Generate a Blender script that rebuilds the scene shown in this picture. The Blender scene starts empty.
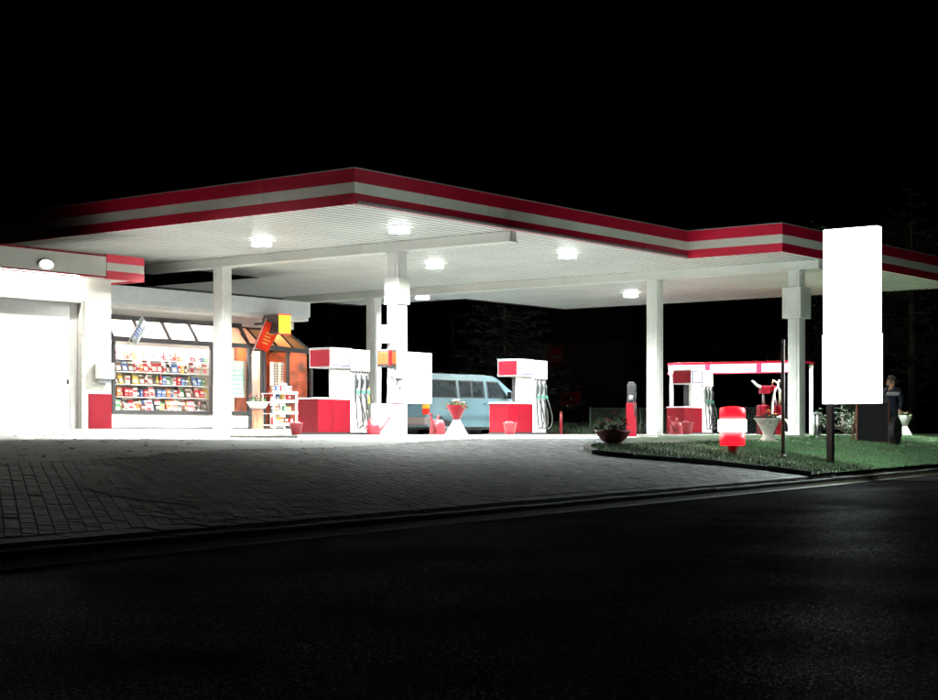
import bpy, bmesh, math, random
from mathutils import Vector, Matrix
random.seed(7)
R = math.radians
scene = bpy.context.scene
COL = scene.collection

# ------------------------------------------------------------------ camera, world, light, exposure
F, HX, HY = 1640.0, 469.0, 432.0          # focal length (px), principal point of the 938 x 700 photograph
EYE = 1.00                                # eye height above the datum; the road lies at 0.095
cam = bpy.data.cameras.new('camera')
cam.sensor_fit = 'HORIZONTAL'; cam.sensor_width = 36.0
cam.lens = F / 938.0 * 36.0
cam.shift_y = (HY - 350.0) / 938.0
cam.clip_start = 0.1; cam.clip_end = 3000
cam_o = bpy.data.objects.new('camera', cam); COL.objects.link(cam_o)
cam_o.location = (0, 0, EYE); cam_o.rotation_euler = (R(90), 0, 0)
scene.camera = cam_o

world = bpy.data.worlds.new('World'); scene.world = world; world.use_nodes = True
nt = world.node_tree
bg = nt.nodes['Background']
sky = nt.nodes.new('ShaderNodeTexSky'); sky.sky_type = 'NISHITA'; sky.sun_disc = False
sky.sun_elevation = R(-6); sky.sun_rotation = R(200)
nt.links.new(sky.outputs[0], bg.inputs[0]); bg.inputs[1].default_value = 0.0012
vs = scene.view_settings
vs.view_transform = 'Standard'; vs.look = 'None'; vs.exposure = 0.72; vs.gamma = 1.0
scene.cycles.max_bounces = 8; scene.cycles.diffuse_bounces = 4
scene.cycles.use_denoising = True
scene.cycles.sample_clamp_indirect = 6.0
LAMP_L = 4600.0       # canopy luminaires
SIGN_L = 21.0       # pylon sign

# ------------------------------------------------------------------ frames
TH = R(37.8)
BX, BY = math.sin(TH), math.cos(TH)       # direction along the islands and the shop front
AX, AY = -BY, BX                          # direction across them
ROT = math.atan2(BY, BX)
def P(b, a, z=0.0): return Vector((b*BX + a*AX, b*BY + a*AY, z))
KR = R(28.4); kx, ky = math.sin(KR), math.cos(KR)   # road direction
nx, ny = -ky, kx
K0 = 7.93
def st(x, y): return (x*nx + y*ny - K0, x*kx + y*ky)
def from_st(s, t): return ((s+K0)*nx + t*kx, (s+K0)*ny + t*ky)
def clamp(v, a=0.0, b=1.0): return max(a, min(b, v))
def sm(v):
    v = clamp(v); return v*v*(3-2*v)
def zg(x, y):
    s, t = st(x, y)
    S = 9.5 - 4.6*sm((t-21)/9.0)
    u = clamp(s/S)
    z = -0.80 + 0.65*(1-(1-u)**1.45)
    b = x*BX + y*BY; a = x*AX + y*AY
    z += 0.20*sm((a-26.0)/3.0)*(1-sm((b-30.0)/6.0))
    return EYE + z
def at(px, py, z):
    d = F*(z-EYE)/(HY-py); return Vector(((px-HX)/F*d, d, z))
def ray(px, d): return Vector(((px-HX)/F*d, d, 0))
def G(px, py):
    lo, hi = 5.0, 90.0
    f = lambda d: EYE - (py-HY)/F*d - zg((px-HX)/F*d, d)
    for _ in range(60):
        m = (lo+hi)/2
        if f(m) > 0: lo = m
        else: hi = m
    p = ray(px, lo); p.z = zg(p.x, p.y); return p
def on(px, d):
    p = ray(px, d); p.z = zg(p.x, p.y); return p
def b_at(px, a):
    k = (px-HX)/F
    return a*(k*AY - AX)/(BX - k*BY)

# ------------------------------------------------------------------ materials
MATS = {}
def mat(name, col, rough=0.5, metal=0.0, var=0.0, scale=8.0, bump=0.0, bscale=60.0, emit=None, estr=0.0, spec=0.5,
        coat=0.0, trans=0.0, alpha=1.0, col2=None, detail=4.0):
    if name in MATS: return MATS[name]
    m = bpy.data.materials.new(name); m.use_nodes = True
    n, l = m.node_tree.nodes, m.node_tree.links
    p = n['Principled BSDF']
    c4 = (*col, 1)
    p.inputs['Base Color'].default_value = c4
    p.inputs['Roughness'].default_value = rough
    p.inputs['Metallic'].default_value = metal
    p.inputs['Specular IOR Level'].default_value = spec
    p.inputs['Coat Weight'].default_value = coat
    p.inputs['Transmission Weight'].default_value = trans
    p.inputs['Alpha'].default_value = alpha
    if emit:
        p.inputs['Emission Color'].default_value = (*emit, 1); p.inputs['Emission Strength'].default_value = estr
    if var or col2 or bump:
        tc = n.new('ShaderNodeTexCoord')
        if var or col2:
            nz = n.new('ShaderNodeTexNoise'); nz.inputs['Scale'].default_value = scale; nz.inputs['Detail'].default_value = detail
            l.new(tc.outputs['Object'], nz.inputs['Vector'])
            rp = n.new('ShaderNodeValToRGB')
            rp.color_ramp.elements[0].position = 0.32; rp.color_ramp.elements[1].position = 0.68
            rp.color_ramp.elements[0].color = (*(col2 or [c*(1-var) for c in col]), 1)
            rp.color_ramp.elements[1].color = (*[min(1, c*(1+var*0.6)) for c in col], 1)
            l.new(nz.outputs['Fac'], rp.inputs['Fac']); l.new(rp.outputs['Color'], p.inputs['Base Color'])
            mr = n.new('ShaderNodeMapRange'); mr.inputs['To Min'].default_value = max(0.02, rough-0.1); mr.inputs['To Max'].default_value = min(1, rough+0.12)
            l.new(nz.outputs['Fac'], mr.inputs['Value']); l.new(mr.outputs[0], p.inputs['Roughness'])
        if bump:
            nb = n.new('ShaderNodeTexNoise'); nb.inputs['Scale'].default_value = bscale; nb.inputs['Detail'].default_value = 3
            l.new(tc.outputs['Object'], nb.inputs['Vector'])
            bp = n.new('ShaderNodeBump'); bp.inputs['Strength'].default_value = bump; bp.inputs['Distance'].default_value = 0.02
            l.new(nb.outputs['Fac'], bp.inputs['Height']); l.new(bp.outputs['Normal'], p.inputs['Normal'])
    MATS[name] = m
    return m
def glow(name, col, strength, body=(0.8, 0.8, 0.8)):
    return mat(name, body, 0.4, emit=col, estr=strength)
WHITE = mat('white_paint', (0.78, 0.78, 0.76), 0.45, var=0.10, scale=2.5)
SOFFIT = mat('soffit_sheet', (0.80, 0.82, 0.78), 0.4, var=0.10, scale=0.7, bump=0.05, bscale=3)
RED = mat('red_enamel', (0.13, 0.0007, 0.0065), 0.45, var=0.12, scale=3, spec=0.15)
FRED = mat('fascia_red', (0.42, 0.004, 0.028), 0.4, var=0.12, scale=0.8)
FWHITE = mat('fascia_white', (0.74, 0.74, 0.66), 0.42, var=0.10, scale=0.8)
CREAM = mat('cream_render', (0.70, 0.68, 0.62), 0.75, var=0.12, scale=1.5, bump=0.15, bscale=80)
GREYM = mat('grey_metal', (0.30, 0.32, 0.33), 0.4, 0.3, var=0.15, scale=5)
STEEL = mat('brushed_steel', (0.58, 0.60, 0.60), 0.35, 0.7, var=0.12, scale=6)
BLACK = mat('black_plastic', (0.012, 0.012, 0.014), 0.4, var=0.3, scale=10)
DARK = mat('dark_frame', (0.028, 0.026, 0.028), 0.4, 0.2, var=0.25, scale=6)
RUBBER = mat('rubber', (0.014, 0.014, 0.014), 0.6, var=0.3, scale=20)
GLASSD = mat('tinted_glass', (0.012, 0.018, 0.022), 0.04, spec=0.9, col2=(0.03, 0.04, 0.045), scale=3)
DISPLAY = mat('display_face', (0.55, 0.57, 0.60), 0.25)
CONC = mat('concrete_kerb', (0.27, 0.27, 0.25), 0.85, var=0.3, scale=5, bump=0.3, bscale=40)
KERBD = mat('weathered_kerb', (0.13, 0.125, 0.115), 0.85, var=0.35, scale=4, bump=0.3, bscale=40)
BLUE = mat('van_blue', (0.105, 0.195, 0.235), 0.30, coat=0.5, var=0.08, scale=1.5)
PINK = mat('faded_red_plastic', (0.26, 0.018, 0.03), 0.45, var=0.2, scale=8)
TERRA = mat('terracotta', (0.34, 0.11, 0.06), 0.8, var=0.25, scale=12, bump=0.2)
STONE = mat('cast_stone', (0.42, 0.38, 0.34), 0.85, var=0.25, scale=14, bump=0.3)
LEAF = mat('leaf_green', (0.05, 0.11, 0.035), 0.55, var=0.4, scale=9)
LEAFD = mat('leaf_dark', (0.028, 0.055, 0.022), 0.6, var=0.4, scale=2)
NEEDLE = mat('needle_grey_green', (0.032, 0.042, 0.036), 0.6, var=0.4, scale=2)
BARK = mat('bark', (0.06, 0.045, 0.032), 0.9, var=0.3, scale=6, bump=0.4)
YEL = mat('yellow_plastic', (0.62, 0.60, 0.05), 0.45)
ORANGE = mat('orange_plastic', (0.30, 0.05, 0.008), 0.4)
SKIN = mat('skin', (0.52, 0.29, 0.19), 0.5, var=0.08, scale=12)
NAVY = mat('navy_cloth', (0.018, 0.024, 0.045), 0.85, var=0.3, scale=14, bump=0.2)
PALE = mat('pale_cloth', (0.50, 0.50, 0.52), 0.85, var=0.15, scale=14)
SHOPW = mat('shop_wall', (0.74, 0.70, 0.66), 0.7, var=0.05, scale=2)

def glass_mat():
    m = bpy.data.materials.new('window_glass'); m.use_nodes = True
    n, l = m.node_tree.nodes, m.node_tree.links
    n.remove(n['Principled BSDF'])
    t = n.new('ShaderNodeBsdfTransparent'); t.inputs[0].default_value = (0.93, 0.95, 0.94, 1)
    g = n.new('ShaderNodeBsdfGlossy'); g.inputs['Roughness'].default_value = 0.02
    lw = n.new('ShaderNodeLayerWeight'); lw.inputs['Blend'].default_value = 0.5
    pw_ = n.new('ShaderNodeMath'); pw_.operation = 'POWER'; pw_.inputs[1].default_value = 5.0; l.new(lw.outputs['Facing'], pw_.inputs[0])
    fr = n.new('ShaderNodeMath'); fr.operation = 'MULTIPLY_ADD'; fr.inputs[1].default_value = 0.48; fr.inputs[2].default_value = 0.02; l.new(pw_.outputs[0], fr.inputs[0])
    mx = n.new('ShaderNodeMixShader')
    l.new(fr.outputs[0], mx.inputs[0]); l.new(t.outputs[0], mx.inputs[1]); l.new(g.outputs[0], mx.inputs[2])
    l.new(mx.outputs[0], n['Material Output'].inputs['Surface'])
    return m
GLASS = glass_mat()
def opal_mat(name, col):
    m = bpy.data.materials.new(name); m.use_nodes = True
    n, l = m.node_tree.nodes, m.node_tree.links
    n.remove(n['Principled BSDF'])
    t = n.new('ShaderNodeBsdfTranslucent'); t.inputs[0].default_value = (*col, 1)
    g = n.new('ShaderNodeBsdfDiffuse'); g.inputs[0].default_value = (*col, 1)
    mx = n.new('ShaderNodeMixShader'); mx.inputs[0].default_value = 0.45
    l.new(t.outputs[0], mx.inputs[1]); l.new(g.outputs[0], mx.inputs[2]); l.new(mx.outputs[0], n['Material Output'].inputs['Surface'])
    return m
OPAL = opal_mat('opal_glazing', (0.86, 0.83, 0.80)); OPALW = opal_mat('opal_warm', (0.75, 0.45, 0.30))

def asphalt_mat():
    m = bpy.data.materials.new('asphalt'); m.use_nodes = True
    n, l = m.node_tree.nodes, m.node_tree.links
    n.remove(n['Principled BSDF']); tc = n.new('ShaderNodeTexCoord')
    big = n.new('ShaderNodeTexNoise'); big.inputs['Scale'].default_value = 0.7; big.inputs['Detail'].default_value = 6
    fine = n.new('ShaderNodeTexNoise'); fine.inputs['Scale'].default_value = 70; fine.inputs['Detail'].default_value = 3
    vor = n.new('ShaderNodeTexVoronoi'); vor.inputs['Scale'].default_value = 110
    for q in (big, fine, vor): l.new(tc.outputs['Object'], q.inputs['Vector'])
    rp = n.new('ShaderNodeValToRGB')
    rp.color_ramp.elements[0].color = (0.012, 0.012, 0.013, 1); rp.color_ramp.elements[1].color = (0.030, 0.029, 0.030, 1)
    l.new(fine.outputs['Fac'], rp.inputs['Fac'])
    d = n.new('ShaderNodeBsdfDiffuse'); d.inputs['Roughness'].default_value = 0.8; l.new(rp.outputs['Color'], d.inputs['Color'])
    gl = n.new('ShaderNodeBsdfGlossy'); gl.inputs['Roughness'].default_value = 0.42; gl.inputs['Color'].default_value = (0.9, 0.9, 0.9, 1)
    bp = n.new('ShaderNodeBump'); bp.inputs['Strength'].default_value = 1.0; bp.inputs['Distance'].default_value = 0.03
    l.new(vor.outputs['Distance'], bp.inputs['Height']); l.new(bp.outputs['Normal'], gl.inputs['Normal']); l.new(bp.outputs['Normal'], d.inputs['Normal'])
    sep = n.new('ShaderNodeSeparateColor'); l.new(vor.outputs['Color'], sep.inputs[0])
    spk = n.new('ShaderNodeMapRange'); spk.inputs['From Min'].default_value = 0.86; spk.inputs['From Max'].default_value = 0.92
    spk.inputs['To Min'].default_value = 0.008; spk.inputs['To Max'].default_value = 0.085; l.new(sep.outputs[0], spk.inputs['Value'])
    wet = n.new('ShaderNodeMapRange'); wet.inputs['From Min'].default_value = 0.36; wet.inputs['From Max'].default_value = 0.64
    wet.inputs['To Min'].default_value = 0.35; wet.inputs['To Max'].default_value = 1.0; l.new(big.outputs['Fac'], wet.inputs['Value'])
    mr = n.new('ShaderNodeMath'); mr.operation = 'MULTIPLY'; l.new(spk.outputs[0], mr.inputs[0]); l.new(wet.outputs[0], mr.inputs[1])
    mx = n.new('ShaderNodeMixShader'); l.new(mr.outputs[0], mx.inputs[0]); l.new(d.outputs[0], mx.inputs[1]); l.new(gl.outputs[0], mx.inputs[2])
    l.new(mx.outputs[0], n['Material Output'].inputs['Surface'])
    return m
ASPHALT = asphalt_mat()
PAVE = [mat('paver_%d' % i, c, 0.7, var=0.25, scale=9, bump=0.25, bscale=70, spec=0.3) for i, c in
        enumerate([(0.140, 0.156, 0.156), (0.100, 0.111, 0.113), (0.190, 0.203, 0.198), (0.120, 0.130, 0.134)])]
JOINT = mat('paver_joint_sand', (0.045, 0.043, 0.040), 0.95, var=0.3, scale=20)
FORE = mat('forecourt_concrete', (0.46, 0.465, 0.45), 0.8, var=0.22, scale=1.2, bump=0.15, bscale=40, detail=8)
EARTH = mat('leafy_earth', (0.105, 0.065, 0.035), 0.95, col2=(0.03, 0.024, 0.016), scale=1.4, bump=0.5, bscale=18, detail=8)
TURF = mat('turf_soil', (0.035, 0.075, 0.022), 0.95, var=0.4, scale=6, bump=0.4, bscale=30)
BLADE = mat('grass_blade', (0.045, 0.17, 0.065), 0.6, col2=(0.06, 0.085, 0.03), scale=1.6)

# ------------------------------------------------------------------ mesh builder
class MB:
    def __init__(s): s.v, s.f, s.m, s.sm = [], [], [], []
    def add(s, vs, fs, mi=0, smooth=False):
        k = len(s.v); s.v += [tuple(v) for v in vs]
        for f in fs: s.f.append([i+k for i in f]); s.m.append(mi); s.sm.append(smooth)
        return s
    def box(s, x0, x1, y0, y1, z0, z1, mi=0):
        return s.add([(x0,y0,z0),(x1,y0,z0),(x1,y1,z0),(x0,y1,z0),(x0,y0,z1),(x1,y0,z1),(x1,y1,z1),(x0,y1,z1)],
                     [(0,3,2,1),(4,5,6,7),(0,1,5,4),(1,2,6,5),(2,3,7,6),(3,0,4,7)], mi)
    def prism(s, pts, d, mi=0):
        d = Vector(d); n = len(pts); a = [Vector(p) for p in pts]
        return s.add(a + [p+d for p in a], [tuple(range(n))[::-1], tuple(range(n, 2*n))] + [(i, (i+1) % n, n+(i+1) % n, n+i) for i in range(n)], mi)
    def bar(s, p0, p1, w, h=None, mi=0, up=(0, 0, 1)):
        p0, p1 = Vector(p0), Vector(p1); h = h or w
        d = (p1-p0).normalized(); u = Vector(up)
        if abs(d.dot(u)) > 0.98: u = Vector((0, 1, 0))
        x = d.cross(u).normalized()*w/2; y = x.cross(d).normalized()*h/2
        return s.add([p0-x-y, p0+x-y, p0+x+y, p0-x+y, p1-x-y, p1+x-y, p1+x+y, p1-x+y],
                     [(0,3,2,1),(4,5,6,7),(0,1,5,4),(1,2,6,5),(2,3,7,6),(3,0,4,7)], mi)
    def tube(s, pts, r, seg=8, mi=0):
        pts = [Vector(p) for p in pts]; n = len(pts); rs = r if isinstance(r, (list, tuple)) else [r]*n
        vs, fs = [], []; ref = Vector((0.31, 0.52, 0.79))
        for i, p in enumerate(pts):
            d = (pts[min(i+1, n-1)] - pts[max(i-1, 0)]).normalized()
            x = d.cross(ref)
            if x.length < 0.05: x = d.cross(Vector((1, 0, 0)))
            x.normalize(); y = d.cross(x)
            vs += [p + (x*math.cos(2*math.pi*k/seg) + y*math.sin(2*math.pi*k/seg))*rs[i] for k in range(seg)]
        for i in range(n-1):
            for k in range(seg): fs.append((i*seg+k, i*seg+(k+1) % seg, (i+1)*seg+(k+1) % seg, (i+1)*seg+k))
        fs += [tuple(range(seg))[::-1], tuple(range((n-1)*seg, n*seg))]
        return s.add(vs, fs, mi, True)
    def lathe(s, prof, c=(0, 0, 0), seg=20, mi=0, cap=True, axis='z'):
        vs, fs = [], []; n = len(prof)
        for r, z in prof:
            for k in range(seg):
                q = 2*math.pi*k/seg; x, y = r*math.cos(q), r*math.sin(q)
                v = (x, y, z) if axis == 'z' else ((x, z, y) if axis == 'y' else (z, x, y))
                vs.append((v[0]+c[0], v[1]+c[1], v[2]+c[2]))
        for i in range(n-1):
            for k in range(seg): fs.append((i*seg+k, i*seg+(k+1) % seg, (i+1)*seg+(k+1) % seg, (i+1)*seg+k))
        if cap: fs += [tuple(range(seg))[::-1], tuple(range((n-1)*seg, n*seg))]
        return s.add(vs, fs, mi, True)
    def mesh(s, name, mats):
        me = bpy.data.meshes.new(name); me.from_pydata(s.v, [], s.f)
        for m in (mats if isinstance(mats, (list, tuple)) else [mats]): me.materials.append(m)
        me.polygons.foreach_set('material_index', s.m); me.polygons.foreach_set('use_smooth', s.sm)
        bm = bmesh.new(); bm.from_mesh(me); bmesh.ops.recalc_face_normals(bm, faces=bm.faces); bm.to_mesh(me); bm.free()
        me.update(); return me
    def build(s, name, mats, parent=None, bevel=0.0, seg=2, off=None):
        if off is not None: s.v = [(v[0]-off[0], v[1]-off[1], v[2]-off[2]) for v in s.v]
        return link(name, s.mesh(name, mats), parent, bevel, seg)
def link(name, me, parent=None, bevel=0.0, seg=2, loc=None, rz=None):
    o = bpy.data.objects.new(name, me); COL.objects.link(o); o.parent = parent
    if loc is not None: o.location = loc
    if rz is not None: o.rotation_euler = (0, 0, rz)
    if bevel:
        b = o.modifiers.new('bevel', 'BEVEL'); b.width = bevel; b.segments = seg; b.limit_method = 'ANGLE'; b.angle_limit = R(40)
    return o
def tag(o, label=None, cat=None, group=None, kind=None):
    if label: o['label'] = label
    if cat: o['category'] = cat
    if group: o['group'] = group
    if kind: o['kind'] = kind
    return o
def thing(name, label, cat, loc=(0, 0, 0), rz=0.0, group=None):
    o = bpy.data.objects.new(name, None); COL.objects.link(o); o.empty_display_size = 0.2
    o.location = loc; o.rotation_euler = (0, 0, rz)
    return tag(o, label, cat, group)
def dup(o, loc=None, rz=None, label=None, parent=None):
    c = o.copy(); COL.objects.link(c); c.parent = parent
    if loc is not None: c.location = loc
    if rz is not None: c.rotation_euler = (0, 0, rz)
    if label: c['label'] = label
    for ch in [x for x in COL.objects if x.parent == o]: dup(ch, parent=c)
    return c
def struct(o): return tag(o, kind='structure')

# ------------------------------------------------------------------ ground, road, forecourt, paving, verge
ROADZ = EYE - 0.905
def lines(a, b, step): return [a+i*(b-a)/max(1, round((b-a)/step)) for i in range(int(max(1, round((b-a)/step)))+1)]
def grid(name, ss, ts, zf, m, keep=None):
    g = MB(); vs = []
    for s in ss:
        for t in ts:
            x, y = from_st(s, t); vs.append((x, y, zf(x, y, s)))
    n = len(ts); fs = []
    for i in range(len(ss)-1):
        for j in range(n-1):
            if keep and not keep((ss[i]+ss[i+1])/2, (ts[j]+ts[j+1])/2): continue
            fs.append((i*n+j, i*n+j+1, (i+1)*n+j+1, (i+1)*n+j))
    g.add(vs, fs, 0, True); return g.build(name, m)
struct(grid('ground', [-330, -150, -60, -12, -0.02, 0.0] + lines(0.5, 40, 1.5) + [60, 120, 300],
            [-300, -150, -80] + lines(-20, 80, 2) + [150, 350],
            lambda x, y, s: (ROADZ-0.03) if s < -0.01 else zg(x, y)-0.05, EARTH))
struct(grid('road', [-9.5, -6, -3, -0.13], [-290, -80] + lines(-20, 80, 5) + [200, 340], lambda x, y, s: ROADZ, ASPHALT))
struct(grid('gutter', [-0.13, -0.0], lines(-30, 80, 5), lambda x, y, s: ROADZ+0.006, mat('gutter_concrete', (0.095, 0.10, 0.105), 0.6, var=0.3, scale=3)))

# verge outline, read off the photograph and dropped onto the slope
front_px = [(586, 451), (588, 454.5), (600, 457.5), (640, 460.5), (690, 464.5), (740, 469), (780, 473.5), (812, 478)]
back_px = [(938, 434.6), (860, 437.5), (800, 440.5), (740, 444), (680, 446.5), (630, 447.6), (600, 447.6), (590, 448.5)]
vf = [G(*p) for p in front_px]; vb = [G(*p) for p in back_px]
e_s, e_t = st(vf[-1].x, vf[-1].y)
far_t = 62.0
road_side = [Vector((*from_st(0.16, e_t + (far_t-e_t)*k/5), 0)) for k in range(1, 6)]
ext = Vector((*from_st(5.2, far_t), 0))
outline = [Vector((p.x, p.y)) for p in vf] + [Vector((p.x, p.y)) for p in road_side] + [Vector((ext.x, ext.y))] + [Vector((p.x, p.y)) for p in vb]
def inside(x, y, poly):
    c = False; j = len(poly)-1
    for i in range(len(poly)):
        a, b = poly[i], poly[j]
        if (a.y > y) != (b.y > y) and x < (b.x-a.x)*(y-a.y)/(b.y-a.y)+a.x: c = not c
        j = i
    return c
def pave_limit(t): return 5.12 + 1.2*sm((t-14.5)/5.0)
struct(grid('forecourt', lines(0.0, 34, 0.5), lines(-25, 70, 0.5), lambda x, y, s: zg(x, y)+0.022, FORE,
            keep=lambda s, t: not (s < pave_limit(t) and t < 60)))
bed = struct(grid('paving', lines(0.14, 10, 0.4), lines(-12, 62, 0.5), lambda x, y, s: zg(x, y)-0.004, JOINT,
                  keep=lambda s, t: s < pave_limit(t)+0.1))
ge = MB(); tt_ = [-12 + 0.5*i for i in range(100)]
for t0_, t1_ in zip(tt_[:-1], tt_[1:]):
    q = [from_st(pave_limit(t0_)-0.25, t0_), from_st(pave_limit(t1_)-0.25, t1_), from_st(pave_limit(t1_)+0.6, t1_), from_st(pave_limit(t0_)+0.6, t0_)]
    ge.add([(a, b, zg(a, b)+dz) for (a, b), dz in zip(q, (0.0, 0.0, 0.027, 0.027))], [(0, 1, 2, 3)], 0, True)
struct(ge.build('forecourt_margin', FORE))
# verge sheet: triangle grid clipped to the outline
gv = MB(); step = 0.22
minx = min(p.x for p in outline); maxx = max(p.x for p in outline); miny = min(p.y for p in outline); maxy = max(p.y for p in outline)
bmv = bmesh.new()
vv = [bmv.verts.new((p.x, p.y, 0)) for p in outline]
bmv.faces.new(vv); bmesh.ops.triangulate(bmv, faces=bmv.faces[:])
for _ in range(9):
    es = [e for e in bmv.edges if e.calc_length() > 0.45]
    if es: bmesh.ops.subdivide_edges(bmv, edges=es, cuts=1); bmesh.ops.triangulate(bmv, faces=bmv.faces[:])
for v in bmv.verts: v.co.z = zg(v.co.x, v.co.y) + 0.07 + 0.012*math.sin(v.co.x*3.1)*math.sin(v.co.y*2.3)
me = bpy.data.meshes.new('verge'); bmesh.ops.recalc_face_normals(bmv, faces=bmv.faces[:]); bmv.to_mesh(me); bmv.free()
for p in me.polygons: p.use_smooth = True
me.materials.append(TURF)
verge = struct(link('verge', me))
# grass blades
gb = MB(); rnd = random.Random(3)
nb = 0
vs_, fs_ = [], []
while nb < 90000:
    x, y = rnd.uniform(minx, min(maxx, 18)), rnd.uniform(miny, min(maxy, 50))
    if not inside(x, y, outline): continue
    if rnd.random() > 0.35 + 0.65*(0.5+0.5*math.sin(x*2.3+1.3*math.sin(y*1.7))*math.sin(y*1.9)): continue
    nb += 1
    z = zg(x, y)+0.055; h = rnd.uniform(0.035, 0.085); w = 0.007; q = rnd.uniform(0, 6.28)
    dx, dy = math.cos(q)*w, math.sin(q)*w; lx, ly = rnd.gauss(0, 0.022), rnd.gauss(0, 0.022)
    k = len(vs_); vs_ += [(x-dx, y-dy, z), (x+dx, y+dy, z), (x+lx, y+ly, z+h)]; fs_.append((k, k+1, k+2))
me = bpy.data.meshes.new('grass'); me.from_pydata(vs_, [], fs_); me.materials.append(BLADE)
tag(link('grass', me), 'short mown grass growing on the verge below the pylon sign', 'grass', kind='stuff')

# pavers, laid at 45 degrees to the kerb
def paver_mesh(i, m):
    g = MB(); L, W, c, h = 0.0785, 0.0585, 0.009, 0.06
    out = [(-L, -W), (L, -W), (L, W), (-L, W)]; inn = [(-L+c, -W+c), (L-c, -W+c), (L-c, W-c), (-L+c, W-c)]
    g.add([(x, y, -h) for x, y in out] + [(x, y, -c*0.7) for x, y in out] + [(x, y, 0) for x, y in inn],
          [(8, 9, 10, 11)] + [(4+k, 4+(k+1) % 4, 8+(k+1) % 4, 8+k) for k in range(4)] + [(k, (k+1) % 4, 4+(k+1) % 4, 4+k) for k in range(4)])
    return g.mesh('paver', m)
PM = [paver_mesh(i, m) for i, m in enumerate(PAVE)]
pv = []
ca, sa = math.cos(R(45)), math.sin(R(45))
for i in range(-160, 220):
    for j in range(-190, 280):
        u = (i + (0.5 if j % 2 else 0))*0.160; w = j*0.120
        s, t = u*ca - w*sa + 3, u*sa + w*ca + 16
        if s < 0.25 or s > pave_limit(t)+0.1 or t < 2 or t > 40: continue
        x, y = from_st(s, t)
        px = HX + F*x/y if y > 1 else -999
        if px < -60 or px > 860 or y < 8: continue
        if inside(x, y, outline): continue
        pv.append((y, x, s))
pv.sort()
def pave_pose(x, y, r):
    e = 0.2; z = zg(x, y)
    nrm = Vector((-(zg(x+e, y)-zg(x-e, y))/(2*e) + r.gauss(0, 0.009), -(zg(x, y+e)-zg(x, y-e))/(2*e) + r.gauss(0, 0.009), 1)).normalized()
    ang = math.atan2(ky, kx) - R(45) + math.pi/2 + r.gauss(0, 0.01)
    xa = Vector((math.cos(ang), math.sin(ang), 0)); ya = nrm.cross(xa).normalized(); xa = ya.cross(nrm)
    # slow settling plus a pair of shallow wheel tracks
    dz = 0.006*math.sin(x*0.9+1.1*math.sin(y*0.45))*math.sin(y*0.7) + r.gauss(0, 0.0022)
    M = Matrix(((xa.x, ya.x, nrm.x, x), (xa.y, ya.y, nrm.y, y), (xa.z, ya.z, nrm.z, z+0.028+dz), (0, 0, 0, 1)))
    return M
rp = random.Random(11)
rest = MB(); near = [q for q in pv if q[2] >= 0.53 and -40 < HX+F*q[1]/q[0] < 938 and q[0] < 40]
nearset = set(near[:300])
for q in pv:
    y, x, s = q
    M = pave_pose(x, y, rp); k = rp.choices(range(4), (5, 3, 2, 3))[0]
    if q in nearset:
        o = link('paver', PM[k], bed); o.matrix_local = M
    else:
        me = PM[k]
        if s < 0.53:
            cs = [(M @ Vector(c)) for c in ((-0.077, -0.057, 0), (0.077, -0.057, 0), (0.077, 0.057, 0), (-0.077, 0.057, 0))]
            out = []
            for i_ in range(4):
                p_, q_ = cs[i_], cs[(i_+1) % 4]; sp_, sq_ = st(p_.x, p_.y)[0]-0.36, st(q_.x, q_.y)[0]-0.36
                if sp_ >= 0: out.append(p_)
                if sp_*sq_ < 0: out.append(p_.lerp(q_, sp_/(sp_-sq_)))
            if len(out) >= 3: rest.prism(out, (0, 0, -0.06), k)
            continue
        rest.add([M @ v.co for v in me.vertices], [tuple(p.vertices) for p in me.polygons], k)
t = 2.0
while t < 33:
    x, y = from_st(0.255, t+0.1); px = HX+F*x/y if y > 1 else -999
    if -60 < px < 830:
        g = MB(); q = [from_st(ss, tt) for ss, tt in ((0.157, t+0.004), (0.157, t+0.196), (0.352, t+0.196), (0.352, t+0.004))]; z = zg(x, y)+0.026+rp.gauss(0, 0.002)
        rest.prism([(a, b, zg(a, b)-0.03) for a, b in q], (0, 0, 0.056+rp.gauss(0, 0.002)), rp.choice((0, 1, 3)))
    t += 0.2
ro = rest.build('paver_field', PAVE, bed); tag(ro, kind='stuff')

# kerbs made of stones
def kerb(name, pts, w, h, z_off, m, L=1.0, parent_name=None):
    root = thing(name, None, None); struct(root)
    r = random.Random(5)
    d = 0.0; acc = []
    seg = [(pts[i], pts[i+1]) for i in range(len(pts)-1)]
    path = []
    for a, b in seg:
        n = max(1, round((b-a).length/0.05))
        path += [a.lerp(b, k/n) for k in range(n)]
    path.append(pts[-1])
    dist = [0]
    for i in range(1, len(path)): dist.append(dist[-1] + (path[i]-path[i-1]).length)
    tot = dist[-1]; n = max(1, round(tot/L)); Ls = tot/n
    def pos(q):
        for i in range(1, len(path)):
            if dist[i] >= q:
                f = (q-dist[i-1])/max(1e-6, dist[i]-dist[i-1]); return path[i-1].lerp(path[i], f)
        return path[-1].copy()
    for i in range(n):
        a, b = pos(i*Ls+0.006), pos((i+1)*Ls-0.006)
        t = (b-a); t.z = 0; t.normalize(); side = Vector((-t.y, t.x, 0))*w/2
        dz = r.gauss(0, 0.004)
        g = MB(); vs = []
        for p in (a, b):
            z1 = z_off(p) + dz
            vs += [p-side, p+side, p+side, p-side]
            for q, zz in zip((-4, -3, -2, -1), (z1-h-0.1, z1-h-0.1, z1, z1)):
                v = vs[q].copy(); v.z = zz; vs[q] = v
        g.add(vs, [(0,1,2,3),(4,7,6,5),(0,4,5,1),(1,5,6,2),(2,6,7,3),(3,7,4,0)])
        g.build('kerb_stone', m, root, bevel=0.012)
    return root
kl = [Vector((*from_st(0.07, t), 0)) for t in (2.0, 20.0, 40.0, 60.0)]
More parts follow.
